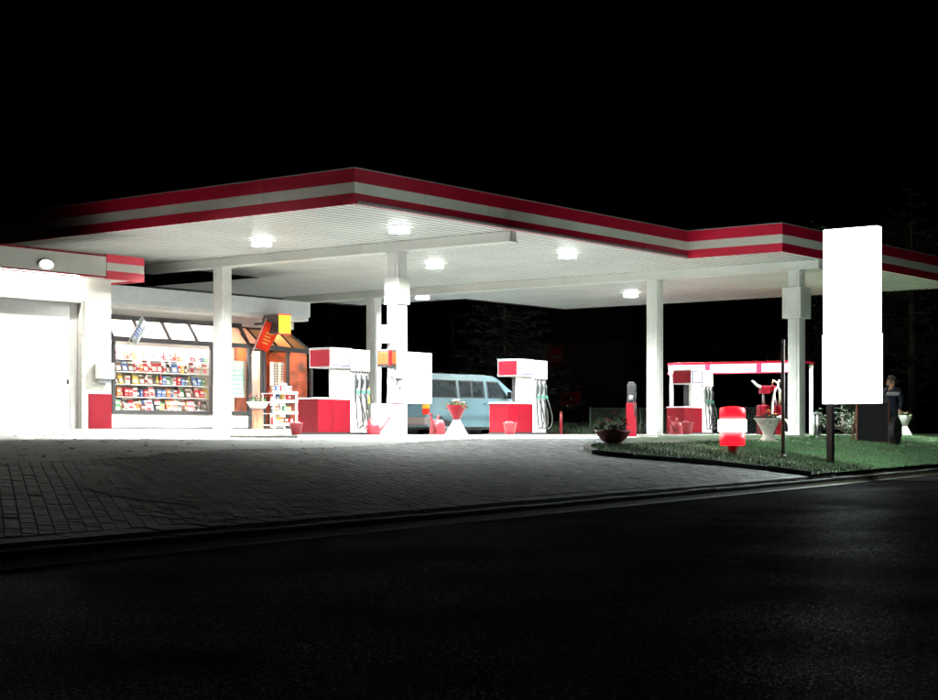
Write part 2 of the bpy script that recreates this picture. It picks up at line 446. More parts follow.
kerb('road_kerb', kl, 0.14, 0.12, lambda p: EYE-0.797 if True else 0, KERBD)
kerb('verge_kerb', [Vector((p.x, p.y, 0)) for p in (vb[-1:] + vf)], 0.12, 0.16, lambda p: zg(p.x, p.y)+0.115, KERBD, 0.8)
kerb('forecourt_edging', [Vector((p.x, p.y, 0)) for p in vb], 0.10, 0.12, lambda p: zg(p.x, p.y)+0.10, CONC, 1.0)

# pump islands
IZ = EYE - 0.065      # island top
def island(b0, b1, a0, a1, label):
    root = thing('pump_island', None, None, P(b0, a0, IZ), ROT); struct(root)
    L, W = b1-b0, a1-a0
    MB().box(0.13, L-0.13, 0.13, W-0.13, -0.3, -0.004).build('island_surface', FORE, root)
    n = round(L/1.0)
    for i in range(n):
        for y in (0, W-0.12):
            MB().box(i*L/n+0.004, (i+1)*L/n-0.004, y, y+0.12, -0.3, random.gauss(0, 0.003)).build('kerb_stone', CONC, root, bevel=0.015)
    for x in (0, L-0.12):
        MB().box(x, x+0.12, 0.124, W-0.124, -0.3, 0.001).build('kerb_stone', CONC, root, bevel=0.015)
    return root
island(25.0, 36.4, 23.95, 26.0, '')
island(37.6, 45.2, 22.8, 25.9, '')

# ------------------------------------------------------------------ canopy
HS = EYE + 4.40
FH = 0.675
A0, A1, A2, A3 = 18.45, 21.1, 33.3, 38.1
B0, B1, B2, B3, B4 = 23.6, 33.2, 36.2, 42.7, 48.5
croot_loc = P(29.0, 24.6, IZ)
canopy = thing('canopy', 'large flat white station canopy with red and white striped fascia', 'canopy', croot_loc, ROT)
def C(b, a, z): return (b-29.0, a-24.6, z-IZ)       # into the canopy's own frame
def binterval(a): return (B2, B4) if a < A1 else ((B0, B4) if a < A2 else (B1, B3))
# roof slab
g = MB()
for (b0, b1, a0, a1) in ((B2+.02, B4-.02, A0+.02, A1), (B0+.02, B4-.02, A1+.02, A2), (B1+.02, B3-.02, A2, A3-.02)):
    x0, y0, _ = C(b0, a0, 0); x1, y1, _ = C(b1, a1, 0)
    g.box(x0, x1, y0, y1, HS-IZ+0.045, HS-IZ+FH-0.06)
g.build('roof_slab', mat('plenum_grey', (0.10, 0.10, 0.10), 0.9), canopy)
# ribbed soffit sheets
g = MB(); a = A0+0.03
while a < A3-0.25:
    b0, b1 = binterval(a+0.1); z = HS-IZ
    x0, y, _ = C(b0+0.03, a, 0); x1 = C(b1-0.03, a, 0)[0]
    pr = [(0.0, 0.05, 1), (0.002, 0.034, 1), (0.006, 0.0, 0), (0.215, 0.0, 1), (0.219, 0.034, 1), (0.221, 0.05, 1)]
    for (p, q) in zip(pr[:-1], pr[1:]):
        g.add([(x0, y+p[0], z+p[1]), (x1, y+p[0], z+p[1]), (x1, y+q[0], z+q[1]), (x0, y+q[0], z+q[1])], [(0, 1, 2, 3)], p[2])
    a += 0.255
tag(g.build('soffit_sheet', [SOFFIT, mat('flange_shade', (0.16, 0.17, 0.17), 0.6)], canopy), kind='stuff')  # flanges coloured dark to draw the shadow gaps between the planks
# fascia panels
def fascia(p0, p1, convex=False, rear=False):
    (b0, a0), (b1, a1) = p0, p1
    L = math.hypot(b1-b0, a1-a0); n = max(1, round(L/2.25))
    ub, ua = (b1-b0)/L, (a1-a0)/L; ob, oa = ua, -ub         # outward normal for a loop walked with the outside on its right
    for i in range(n):
        q0, q1 = i*L/n+0.004, (i+1)*L/n-0.004
        if i == 0: q0 = -0.0
        if i == n-1: q1 = L + (0.039 if convex else 0.0)
        g = MB()
        def lay(z0, z1, dep, mi):
            pts = []
            for q, o in ((q0, 0), (q1, 0), (q1, dep), (q0, dep)):
                pts.append(C(b0+ub*q+ob*o, a0+ua*q+oa*o, HS+z0))
            g.prism(pts, (0, 0, z1-z0), mi)
        lay(-0.012, 0.197, 0.04, 0); lay(0.197, 0.410, 0.037, 1); lay(0.410, FH, 0.04, 0); lay(FH, FH+0.018, 0.055, 2)
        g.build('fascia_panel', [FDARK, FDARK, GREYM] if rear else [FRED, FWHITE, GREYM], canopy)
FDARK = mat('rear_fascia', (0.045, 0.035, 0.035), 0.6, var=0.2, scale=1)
loop = [(B0, A1), (B2, A1), (B2, A0), (B4, A0), (B4, A2), (B3, A2), (B3, A3), (B1, A3), (B1, A2), (B0, A2)]
for i in range(len(loop)):
    p_, q_, r_ = loop[i], loop[(i+1) % len(loop)], loop[(i+2) % len(loop)]
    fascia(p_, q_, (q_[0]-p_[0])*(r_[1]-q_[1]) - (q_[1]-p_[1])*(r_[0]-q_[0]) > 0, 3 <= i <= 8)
# beams and columns
for bb, a0, a1 in ((29.0, A1+0.15, A2-0.1), (38.6, A0+0.1, A3-0.6)):
    x, y0, _ = C(bb, a0, 0); y1 = C(bb, a1, 0)[1]; z = HS-IZ
    g = MB(); g.box(x-0.17, x+0.17, y0, y1, z-0.235, z-0.21); g.box(x-0.025, x+0.025, y0, y1, z-0.21, z+0.03); g.box(x-0.12, x+0.12, y0+.02, y1-.02, z-0.21, z-0.005)
    g.build('beam', SOFFIT, canopy, bevel=0.006)
cols = [(29.0, 30.4), (29.0, 24.6), (38.6, 33.7), (38.6, 23.5), (38.6, 19.25)]
for bb, aa in cols:
    x, y, _ = C(bb, aa, 0); base = zg(*P(bb, aa).xy)-0.15-IZ; top = HS-IZ-0.235
    g = MB(); g.box(x-0.165, x+0.165, y-0.165, y+0.165, base, top-0.03)
    g.box(x-0.2, x+0.2, y-0.2, y+0.2, top-0.03, top-0.002)
    g.box(x-0.09, x+0.09, y-0.178, y+0.178, base, top-0.03); g.box(x-0.178, x+0.178, y-0.09, y+0.09, base, top-0.03)
    g.build('column', WHITE, canopy, bevel=0.01)

# luminaires
LAMPM = glow('lamp_diffuser', (0.95, 1.0, 0.96), LAMP_L)
lp = thing('canopy_light', 'glowing square flush luminaire under the canopy ceiling', 'ceiling light', group='canopy ceiling luminaires')
g = MB(); g.box(-0.24, 0.24, -0.24, 0.24, -0.022, 0.03); g.build('housing', WHITE, lp, bevel=0.015)
g = MB(); g.lathe([(0.215, -0.023), (0.225, -0.142), (0.212, -0.142), (0.203, -0.023)], seg=24, cap=False); g.build('lens_ring', glow('lamp_ring', (0.96, 1.0, 0.97), 5.0), lp)
g = MB(); g.lathe([(0.200, -0.024), (0.200, -0.034)], seg=24); g.build('diffuser', LAMPM, lp)
spots = [(26.7, 26.7), (26.75, 22.63), (33.05, 26.75), (33.1, 22.63), (40.5, 33.3), (43.9, 27.6), (44.3, 20.8), (37.3, 30.0)]
lamp_labels = ['glowing round luminaire under the canopy between the shop column and the front corner', 'glowing round luminaire under the canopy edge nearest the front corner', 'glowing round luminaire under the canopy right behind the island column',
    'glowing round luminaire under the front canopy edge above the pump by the van', 'glowing round luminaire at the back of the canopy above the van', 'glowing round luminaire at the back of the canopy beside the oil dispenser column', 'glowing luminaire under the canopy wing behind the pylon sign']
for i, (bb, aa) in enumerate(spots[:7]):
    if i == 0: o = lp; o.location = P(bb, aa, HS-0.005); o.rotation_euler = (0, 0, ROT)
    else: o = dup(lp, P(bb, aa, HS-0.005), ROT)
    o['label'] = lamp_labels[i]

# ------------------------------------------------------------------ garage
GZ = EYE + 0.05
gl = P(24.65, 28.45, GZ)
garage = thing('garage', 'white garage building with roller door and red striped roof band', 'building', gl, ROT)
# local x = along the front (0 at right end, negative to the left), y = depth
LW = 8.0
DX1 = b_at(84, 28.85)-24.65          # right side of the door opening
WX = b_at(111, 28.85)-24.65          # right end of the wall
g = MB()
g.box(DX1, WX, 0.40, 0.65, -0.3, 3.35); g.box(-LW, DX1, 0.40, 0.65, 2.86, 3.35); g.box(-LW, -LW+0.3, 0.4, 0.65, -0.3, 2.86)
g.box(WX-0.25, WX, 0.65, 6.5, -0.3, 3.35); g.box(-LW, WX, 6.4, 6.6, -0.3, 3.35)
g.build('wall', CREAM, garage)
g = MB(); g.box(DX1+0.12, WX+0.012, 0.386, 0.41, -0.28, 0.80); g.box(WX, WX+0.012, 0.40, 0.66, -0.28, 0.80); g.build('plinth_paint', RED, garage)
dr = MB(); dr.box(-LW+0.3, DX1-0.09, 0.52, 0.56, -0.2, 2.80)
door = dr.build('door', WHITE, garage)
MB().box(-LW+0.31, DX1-0.30, 0.512, 0.522, 0.02, 2.76).build('door_panel', WHITE, door, bevel=0.004)
MB().box(DX1-0.285, DX1-0.10, 0.512, 0.522, 0.02, 2.76).build('door_panel', WHITE, door, bevel=0.004)
MB().box(DX1-0.38, DX1-0.34, 0.48, 0.512, 1.0, 1.10).build('handle', BLACK, door, bevel=0.01)
g = MB(); g.box(DX1-0.085, DX1-0.002, 0.37, 0.6, -0.25, 2.85); g.box(-LW+0.3, DX1-0.085, 0.37, 0.6, 2.785, 2.855); g.build('door_frame', mat('dull_steel', (0.35, 0.34, 0.31), 0.5, var=0.15), garage, bevel=0.004)
g = MB(); g.box(-LW, -0.02, 0.02, 6.6, 3.36, 3.82); g.build('roof', SOFFIT, garage)
xe = b_at(105, 28.45)-24.65
g = MB(); g.box(-LW, xe-0.004, -0.05, 0.02, 3.335, 3.372, 0); g.box(-LW, xe-0.004, -0.047, 0.02, 3.372, 3.80, 1); g.box(-LW, xe-0.004, -0.05, 0.02, 3.80, 3.845, 0)
g.build('fascia_panel', [RED, FWHITE], garage)
g = MB(); g.box(xe+0.004, 0.03, -0.06, 0.02, 3.32, 3.50, 0); g.box(xe+0.004, 0.03, -0.056, 0.02, 3.50, 3.68, 1); g.box(xe+0.004, 0.03, -0.06, 0.02, 3.68, 3.86, 0)
g.box(-0.02, 0.03, 0.02, 6.6, 3.32, 3.50, 0); g.box(-0.02, 0.027, 0.02, 6.6, 3.50, 3.68, 1); g.box(-0.02, 0.03, 0.02, 6.6, 3.68, 3.86, 0)
g.build('fascia_panel', [FRED, FWHITE], garage)
# strip light and added glow disc on the garage
EAVE = glow('tube_light', (1.0, 0.97, 0.90), 260.0)
t = thing('eave_light', 'fluorescent strip light under the garage roof edge above the door', 'lamp', P(24.65+DX1-1.6, 28.63, GZ+3.33), ROT)
MB().box(-1.3, 1.3, -0.05, 0.05, -0.03, 0.02).build('batten', WHITE, t, bevel=0.005)
g = MB(); g.tube([(-1.25, 0, -0.055), (1.25, 0, -0.055)], 0.022, 10); g.build('tube', EAVE, t)
bl = b_at(45, 28.40)  # glowing disc added for a spot of glow on the roof band, not a lamp
t = thing('fascia_glow_disc', 'round disc added for the glow spot on the pale garage roof band', 'lamp', P(bl, 28.40, EYE+3.55), ROT)
g = MB(); g.lathe([(0.19, 0.0), (0.19, -0.03), (0.16, -0.05)], seg=24, axis='y'); g.build('base', WHITE, t)
g = MB(); g.lathe([(0.158, -0.045), (0.13, -0.09), (0.02, -0.11)], seg=24, axis='y'); g.build('diffuser', glow('fascia_glow', (1, 0.98, 0.93), 1.5), t); t.scale = (1.15, 1, 0.65)
# letter box on the pillar
bx0 = b_at(96, 28.8)
t = thing('wall_box', 'white wall box with a printed notice on the red footed pillar', 'box', P(bx0, 28.83, EYE+1.18), ROT)
MB().box(0, 0.42, -0.16, 0, 0, 0.36).build('casing', WHITE, t, bevel=0.012)
g = MB(); g.box(0.22, 0.41, -0.170, -0.163, 0.06, 0.34, 0)
for k in range(5): g.box(0.24, 0.39-0.03*(k % 2), -0.174, -0.170, 0.28-0.05*k, 0.30-0.05*k, 1)
g.build('notice', [PALE, mat('print_grey', (0.2, 0.2, 0.25), 0.7)], t)
MB().box(0.04, 0.38, -0.10, -0.02, -0.09, -0.002).build('lower_tray', GREYM, t, bevel=0.008)

# ------------------------------------------------------------------ shop
SB0, SB1 = 24.9, 33.25
SA = 32.0
SZ = EYE + 0.02
def S(b, a, z): return (b-SB0, a-SA, z-SZ)
shop = thing('shop', 'white flat roofed station shop with lit glazed bay windows', 'building', P(SB0, SA, SZ), ROT)
EZ = EYE + 3.6
bL = b_at(113, 31.6); bM = b_at(211, 31.6); bN = b_at(249, 31.6)
L = SB1-SB0
PB = 31.6-SA                        # bay front plane (local y = -0.4)
xL, xM, xN = bL-SB0, bM-SB0, bN-SB0
zsill, zhead, ztop = EYE+0.50-SZ, EYE+2.30-SZ, EYE+2.86-SZ
g = MB()
g.box(0, xL, 0, 0.25, -0.3, 3.05); g.box(xL, xN, 0.0, 0.25, ztop, 3.05); g.box(xN, L, 0.0, 0.25, ztop, 3.05)
g.box(0, L, 5.2, 5.4, -0.3, 3.05); g.box(L-0.2, L, 1.2, 5.2, -0.3, 3.05); g.box(0, 0.2, 0.25, 5.2, -0.3, 3.05)
g.build('wall', SHOPW, shop)
g = MB(); g.box(xL-0.35, xN+0.02, PB, 0.0, 0.09, zsill-0.03, 0); g.build('plinth_wall', WHITE, shop, bevel=0.03)
g = MB(); g.box(xL-0.3, xN, PB+0.03, 0.0, -0.35, 0.09); g.build('plinth_base', mat('dark_plinth', (0.09, 0.10, 0.12), 0.7, var=0.2), shop)
MB().box(-0.2, L+0.02, -0.55, 5.5, 3.05, EZ-SZ-0.02).build('roof', WHITE, shop, bevel=0.01)
MB().box(-0.22, L+0.04, -0.60, -0.552, 3.16, EZ-SZ).build('eave_board', mat('eave_grey', (0.52, 0.56, 0.58), 0.5, var=0.08), shop, bevel=0.006)
MB().box(0.2, L-0.2, 0.25, 5.2, -0.2, 0.02).build('floor', mat('shop_floor', (0.42, 0.36, 0.30), 0.5, var=0.1), shop)
MB().box(0.2, L-0.2, 0.255, 5.2, 2.92, 2.99).build('ceiling', WHITE, shop)
def pane(pts, parent, m=None):
    """one glass pane, framed all round: pts is a planar quad in the shop's frame"""
    a = [Vector(p) for p in pts]
    nn = (a[1]-a[0]).cross(a[3]-a[0]).normalized()
    g = MB()
    if m is None: g.prism([p-nn*0.006 for p in a], nn*0.012)
    else: g.add(a, [(0, 1, 2, 3)])
    gl_ = g.build('glass_pane', m or GLASS, parent)
    return gl_
def frame(p, q, w=0.085, name='frame_bar'):
    g = MB(); g.bar(p, q, w, w); return g.build(name, DARK, shop, bevel=0.006)
# bay front
fw = 0.05
xs_front = [xL, xM+0.12, xN]
for i, x in enumerate([xL, xM, xM+0.55, xN]): frame((x, PB, zsill), (x, PB, zhead-0.05), 0.10 if i in (0, 3) else 0.08)
frame((xL-0.05, PB-0.002, zsill), (xN+0.05, PB-0.002, zsill), 0.095); frame((xL-0.05, PB-0.002, zhead), (xN+0.05, PB-0.002, zhead), 0.12)
frame((xL-0.05, -0.02, ztop), (xN+0.05, -0.02, ztop), 0.12)
frame((xL, PB, zsill+.003), (xL, 0, zsill+.003), 0.08); frame((xL, PB, zhead-.003), (xL, 0, zhead-.003), 0.08)
edges = [xL, xM, xM+0.55, xN]
for i in range(3): pane([(edges[i], PB, zsill), (edges[i+1], PB, zsill), (edges[i+1], PB, zhead), (edges[i], PB, zhead)], shop)
pane([(xL, 0, zsill), (xL, PB, zsill), (xL, PB, zhead), (xL, 0, zhead)], shop)
ns = 5
for i in range(ns+1):
    x = xL + (xN-xL)*i/ns; frame((x, PB, zhead+0.03), (x, -0.03, ztop), 0.075)
for i in range(ns):
    x0, x1 = xL+(xN-xL)*i/ns, xL+(xN-xL)*(i+1)/ns
    pane([(x0, PB, zhead), (x1, PB, zhead), (x1, 0, ztop), (x0, 0, ztop)], shop, OPAL if i < 4 else OPALW)
# corner porch, turned a little away
porch_dir = R(20.0); 
pw0 = P(bN+0.02, 31.6, 0)
pd = Vector((math.sin(porch_dir), math.cos(porch_dir), 0))
kk = (311-HX)/F
plen = (kk*pw0.y - pw0.x)/(pd.x - kk*pd.y)
inv = Matrix.Rotation(-ROT, 4, 'Z')
def loc(wv): return inv @ (Vector(wv) - P(SB0, SA, SZ))
def PO(u, v, z):      # along the porch front, inwards, height above SZ
    nrm = Vector((-pd.y, pd.x, 0))
    w = pw0 + pd*u + nrm*v; r = loc((w.x, w.y, SZ)); return Vector((r.x, r.y, z))
pz0, pz1, pz2 = 0.0, zhead+0.02, ztop+0.02
us = [0.0, plen*0.22, plen*0.60, plen]
for u in us: frame(PO(u, 0, -0.2), PO(u, 0, pz1), 0.085)
frame(PO(-0.04, 0, pz1), PO(plen+0.04, 0, pz1), 0.12); frame(PO(plen*0.22, 0, 0.05), PO(plen, 0, 0.05), 0.09)
frame(PO(plen, 0, pz1-.004), PO(plen, 1.3, pz1-.004), 0.09)
frame(PO(0.0, 0.55, pz2), PO(plen-0.5, 0.55, pz2), 0.10)
for u in (0.0, plen*0.2, plen*0.45, plen*0.72): frame(PO(u, 0, pz1+.02), PO(min(u, plen-0.5), 0.55, pz2), 0.07)
frame(PO(plen, 0, pz1+.02), PO(plen-0.5, 0.55, pz2), 0.075); frame(PO(plen, 1.3, pz1), PO(plen-0.5, 0.55, pz2), 0.06)
SMOKE = opal_mat('smoked_roof_glass', (0.26, 0.19, 0.11))
uu = [0.0, plen*0.2, plen*0.45, plen*0.72]
for a, b in zip(uu[:-1], uu[1:]):
    g = MB(); g.prism([PO(a, 0, pz1), PO(b, 0, pz1), PO(b, 0.55, pz2), PO(a, 0.55, pz2)], (0, 0, 0.012)); g.f = g.f[:1]; g.m = g.m[:1]; g.sm = g.sm[:1]; g.build('roof_pane', OPALW if a < 0.1 else SMOKE, shop)
g = MB(); g.prism([PO(uu[-1], 0, pz1), PO(plen, 0, pz1), PO(plen-0.5, 0.55, pz2), PO(uu[-1], 0.55, pz2)], (0, 0, 0.012)); g.f = g.f[:1]; g.m = g.m[:1]; g.sm = g.sm[:1]; g.build('roof_pane', SMOKE, shop)
g = MB(); g.prism([PO(plen, 0, pz1), PO(plen, 1.3, pz1), PO(plen-0.5, 0.55, pz2)], (0, 0, 0.012)); g.build('roof_pane', SMOKE, shop)
for a, b in zip(us[1:-1], us[2:]): pane([PO(a, 0, 0.05), PO(b, 0, 0.05), PO(b, 0, pz1), PO(a, 0, pz1)], shop)
pane([PO(plen, 0, 0.05), PO(plen, 1.3, 0.05), PO(plen, 1.3, pz1), PO(plen, 0, pz1)], shop)
# entrance door
door = MB()
for u in (0.07, plen*0.22-0.07): door.bar(PO(u, 0.04, -0.1), PO(u, 0.04, pz1-0.1), 0.06)
door.bar(PO(0.07, 0.04, -0.1), PO(plen*0.22-0.07, 0.04, -0.1), 0.08); door.bar(PO(0.07, 0.04, pz1-0.1), PO(plen*0.22-0.07, 0.04, pz1-0.1), 0.06)
dd = door.build('door', DARK, shop)
g = MB(); g.bar(PO(0.14, -0.03, 0.75), PO(0.14, -0.03, 1.35), 0.03); g.build('handle', STEEL, dd)
pane([PO(0.07, 0.04, -0.1), PO(plen*0.22-0.07, 0.04, -0.1), PO(plen*0.22-0.07, 0.04, pz1-0.1), PO(0.07, 0.04, pz1-0.1)], dd)
g = MB()
g.prism([PO(-0.02, -0.04, -0.3), PO(plen+0.05, -0.04, -0.3), PO(plen+0.05, 3.0, -0.3), PO(-0.02, 3.0, -0.3)], (0, 0, 0.30)); g.build('porch_floor', mat('porch_tiles', (0.18, 0.17, 0.17), 0.6, var=0.2), shop)
g = MB(); g.prism([PO(-0.3, 0.56, pz2-0.05), PO(plen-0.5, 0.56, pz2-0.05), PO(plen-0.5, 3.6, pz2-0.05), PO(-0.3, 3.6, pz2-0.05)], (0, 0, 0.18)); g.build('porch_roof', SHOPW, shop)
BROWN = mat('porch_brown', (0.34, 0.075, 0.028), 0.5, col2=(0.045, 0.016, 0.016), scale=2.6, detail=7)
g = MB(); g.prism([PO(plen*0.45, 1.3, 0.0), PO(plen-0.06, 1.3, 0.0), PO(plen-0.06, 1.38, 0.0), PO(plen*0.45, 1.38, 0.0)], (0, 0, pz2-0.06)); g.build('porch_wall', BROWN, shop)
g = MB(); g.prism([PO(plen-0.14, 0.08, 0.0), PO(plen-0.08, 0.08, 0.0), PO(plen-0.08, 1.29, 0.0), PO(plen-0.14, 1.29, 0.0)], (0, 0, pz1-0.02)); g.build('porch_wall', BROWN, shop)
# shop lamps
SHOPL = glow('shop_tube', (1.0, 0.90, 0.84), 600.0)
def shop_light(p, ln, label, rz=ROT, m=None):
    t = thing('shop_light', label, 'ceiling light', p, rz)
    MB().box(-ln/2, ln/2, -0.09, 0.09, 0.0, 0.05).build('housing', WHITE, t, bevel=0.008)
    MB().box(-ln/2+0.03, ln/2-0.03, -0.07, 0.07, -0.04, -0.002).build('diffuser', m or SHOPL, t, bevel=0.01)
shop_light(P(27.3, 32.32, SZ+2.86), 1.5, 'long strip light on the shop ceiling over the display shelves')
shop_light(P(29.3, 32.32, SZ+2.86), 1.5, 'strip light on the shop ceiling behind the column')
pl_ = pw0 + pd*(plen*0.6) + Vector((-pd.y, pd.x, 0))*0.75
shop_light(Vector((pl_.x, pl_.y, SZ+pz2-0.11)), 0.9, 'warm strip light under the porch roof', math.atan2(pd.y, pd.x), glow('porch_tube', (1.0, 0.48, 0.22), 260.0))

# display shelves with goods
SH = [0.56, 0.88, 1.20, 1.52, 1.84]
shx0, shx1 = bL+0.05, bM+1.25
sh = thing('display_shelf', 'white display shelf unit behind the large bay window', 'shelf', P(shx0, 32.35, SZ), ROT)
Ls = shx1-shx0
for z in SH: MB().box(0, Ls, 0, 0.36, z-0.025, z).build('shelf', WHITE, sh)
for x in (0.01, Ls/3, 2*Ls/3, Ls-0.05): MB().box(x, x+0.04, 0.36, 0.40, 0.02, 2.15).build('upright', WHITE, sh)
MB().box(0, Ls, 0.40, 0.43, 0.02, 2.2).build('back_board', mat('back_board', (0.74, 0.66, 0.62), 0.7, var=0.1), sh)
cols_ = dict(red=(0.5, 0.02, 0.03), white=(0.75, 0.73, 0.70), yellow=(0.65, 0.42, 0.04), blue=(0.06, 0.13, 0.38), brown=(0.16, 0.06, 0.03), green=(0.06, 0.22, 0.08), black=(0.02, 0.02, 0.02), orange=(0.6, 0.16, 0.03))
prod = {}
for cn, cv in cols_.items():
    m1 = mat('pack_'+cn, cv, 0.4); m2 = mat('pack_band_'+cn, (0.72, 0.70, 0.66) if cn != 'white' else (0.45, 0.05, 0.06), 0.4)
    g = MB(); g.box(-0.06, 0.06, -0.035, 0.035, 0, 0.19, 0); g.box(-0.05, 0.05, -0.039, -0.034, 0.10, 0.15, 1); g.box(-0.05, 0.02, -0.039, -0.034, 0.04, 0.055, 1); prod[cn, 'packet'] = g.mesh('packet', [m1, m2])
    g = MB(); g.lathe([(0.036, 0), (0.038, 0.01), (0.038, 0.13), (0.03, 0.16), (0.013, 0.19), (0.013, 0.225)], seg=12, mi=0); g.lathe([(0.0385, 0.04), (0.0385, 0.10)], seg=12, mi=1, cap=False); g.lathe([(0.016, 0.225), (0.016, 0.245)], seg=10, mi=1); prod[cn, 'bottle'] = g.mesh('bottle', [m1, m2])
    g = MB(); g.prism([(-0.09, -0.05, 0), (0.09, -0.05, 0), (0.09, 0.04, 0.27), (-0.09, 0.04, 0.27)], (0, 0.008, 0.003), 0); g.prism([(-0.07, -0.046, 0.03), (0.05, -0.046, 0.03), (0.05, -0.012, 0.13), (-0.07, -0.012, 0.13)], (0, -0.003, 0), 1); g.prism([(-0.08, 0.015, 0.20), (0.08, 0.015, 0.20), (0.08, 0.030, 0.245), (-0.08, 0.030, 0.245)], (0, -0.004, 0), 1); prod[cn, 'magazine'] = g.mesh('magazine', [m1, m2])
rs = random.Random(21)
for zi, z in enumerate(SH):
    x = 0.08
    while x < bM-shx0+0.62:
        kind = rs.choices(['packet', 'bottle', 'magazine'], [(5, 2, 4), (5, 2, 3), (4, 3, 3), (4, 3, 4), (4, 3, 2)][zi])[0]
        cn = rs.choices(list(cols_), (8, 8, 3, 3, 3, 2, 2, 3))[0]
        w = dict(packet=0.130, bottle=0.085, magazine=0.175)[kind]
        p = P(shx0+x+w/2, 32.35+rs.uniform(0.07, 0.16), SZ+z+0.001)
        o = link(kind, prod[cn, kind], loc=p, rz=ROT+rs.gauss(0, 0.12)); sc = rs.uniform(0.95, 1.25); o.scale = (1.05, 1, sc)
        lab = '%s %s standing on the %s shelf of the lit shop display' % (cn, kind, ['lowest', 'second', 'third', 'fourth', 'top'][zi])
        tag(o, lab, kind, '%s %ss on the %s display shelf' % (cn, kind, ['lowest', 'second', 'third', 'fourth', 'top'][zi]))
        x += w + rs.uniform(0.0, 0.03)
        if rs.random() < 0.05: x += 0.08
# window goods on the bay sill
xx = bL+0.15
while xx < bM-0.1:
    cn = rs.choice(list(cols_)); kind = rs.choice(['packet', 'magazine', 'bottle', 'packet'])
    o = link(kind, prod[cn, kind], loc=P(xx, 31.86+rs.uniform(-0.05, 0.05), SZ+zsill-0.029), rz=ROT+rs.gauss(0, 0.2)); o.scale = (1.15, 1, 1.2)
    tag(o, '%s %s set out on the sill inside the bay window' % (cn, kind), kind, '%s %ss on the bay window sill' % (cn, kind))
    xx += rs.uniform(0.15, 0.24)
# poster in the second window
pb0, pb1 = b_at(231, 31.68), b_at(246, 31.68)
t = thing('poster', 'pale greenish poster taped inside the narrow window by the door', 'poster', P(pb0, 31.70, EYE+0.92), ROT)
MB().box(0, pb1-pb0, 0, 0.006, 0, 0.98).build('sheet', mat('poster_sheet', (0.62, 0.68, 0.58), 0.6, col2=(0.40, 0.55, 0.50), scale=3), t)
g = MB()
for k in range(6): g.box(0.06, pb1-pb0-0.08-0.05*(k % 3), -0.004, -0.001, 0.10+0.12*k, 0.13+0.12*k)
g.build('print', mat('poster_print', (0.30, 0.42, 0.42), 0.6), t)
# banners on poles
def banner(p, d1, d2, m1, m2, label):
    t = thing('banner', label, 'flag', p, 0)
    g = MB(); g.tube([(0, 0, 0), Vector(d1)*1.08], 0.014, 8); g.build('pole', STEEL, t)
    d1, d2 = Vector(d1), Vector(d2); g = MB(); n = 8; vs = []; w = d1.cross(d2).normalized()
    for i in range(n+1):
        for j in range(5):
            vs.append(d1*(1-0.75*j/4) + d2*(i/n) + w*0.05*math.sin(i*1.3+j*0.7))
    g.add(vs, [(i*5+j, i*5+j+1, i*5+j+6, i*5+j+5) for i in range(n) for j in range(4)], 0, True)
    o = g.build('cloth', m1, t); so = o.modifiers.new('solid', 'SOLIDIFY'); so.thickness = 0.004
    g = MB(); c = d1*0.62 + d2*0.45
    for k in range(4):
        q = d1*(0.72-0.09*k)+d2*0.2-w*0.07; g.bar(q, q+d2*(0.5-0.08*(k % 2)), 0.03, 0.004, up=w)
    g.build('print', m2, t)
    return t
wz = SZ+zhead
q0 = P(b_at(127, 31.5), 31.5, SZ+zhead-0.15); q0b = P(b_at(139, 31.0), 31.0, SZ+zhead+0.72)
banner(q0, P(0.22, -0.30, 0.72).to_tuple(), P(0.10, -0.1, -0.22).to_tuple(), mat('banner_white', (0.66, 0.68, 0.72), 0.8), mat('banner_blue', (0.12, 0.22, 0.50), 0.8), 'white and pale blue banner on a short slanted pole over the bay window')
q1 = PO(-0.12, -0.10, zhead-0.28)
q1w = Matrix.Rotation(ROT, 4, 'Z') @ q1 + P(SB0, SA, SZ)
banner(q1w, P(0.20, -0.35, 0.95).to_tuple(), P(0.62, 0.10, -0.10).to_tuple(), opal_mat('banner_red', (0.80, 0.07, 0.03)), mat('banner_orange', (0.70, 0.30, 0.05), 0.7), 'red banner with orange print on a slanted pole at the shop entrance')
# yellow box sign
ylb = b_at(284, 30.9)
t = thing('box_sign', 'glowing yellow box sign on a black bracket above the shop porch', 'sign', P(ylb, 31.2, EYE+2.64), ROT)
yw = 0.62
MB().box(-0.22, 0.22, -yw/2, yw/2, 0, 0.50).build('casing', DARK, t, bevel=0.01)
g = MB(); g.box(-0.228, -0.221, -yw/2+.02, yw/2-.02, 0.02, 0.48); g.build('face', mat('sign_back', (0.03, 0.02, 0.02), 0.5), t)
YG = glow('yellow_glow', (1.0, 0.66, 0.02), 1.6, (0.7, 0.5, 0.02))
MB().box(-0.215, 0.215, -yw/2-0.03, -yw/2-0.002, 0.015, 0.485).build('lit_face', YG, t, bevel=0.01)
g = MB(); g.box(-0.225, 0.225, -yw/2-0.034, -yw/2+0.01, -0.02, 0.012); g.box(-0.225, 0.225, -yw/2-0.034, -yw/2+0.01, 0.488, 0.52); g.build('red_trim', glow('red_trim_glow', (1, 0.03, 0.02), 1.2, (0.5, 0.02, 0.02)), t)
g = MB(); g.bar((0, yw/2, 0.3), (0, yw/2+0.6, 0.3), 0.05); g.build('bracket', BLACK, t)

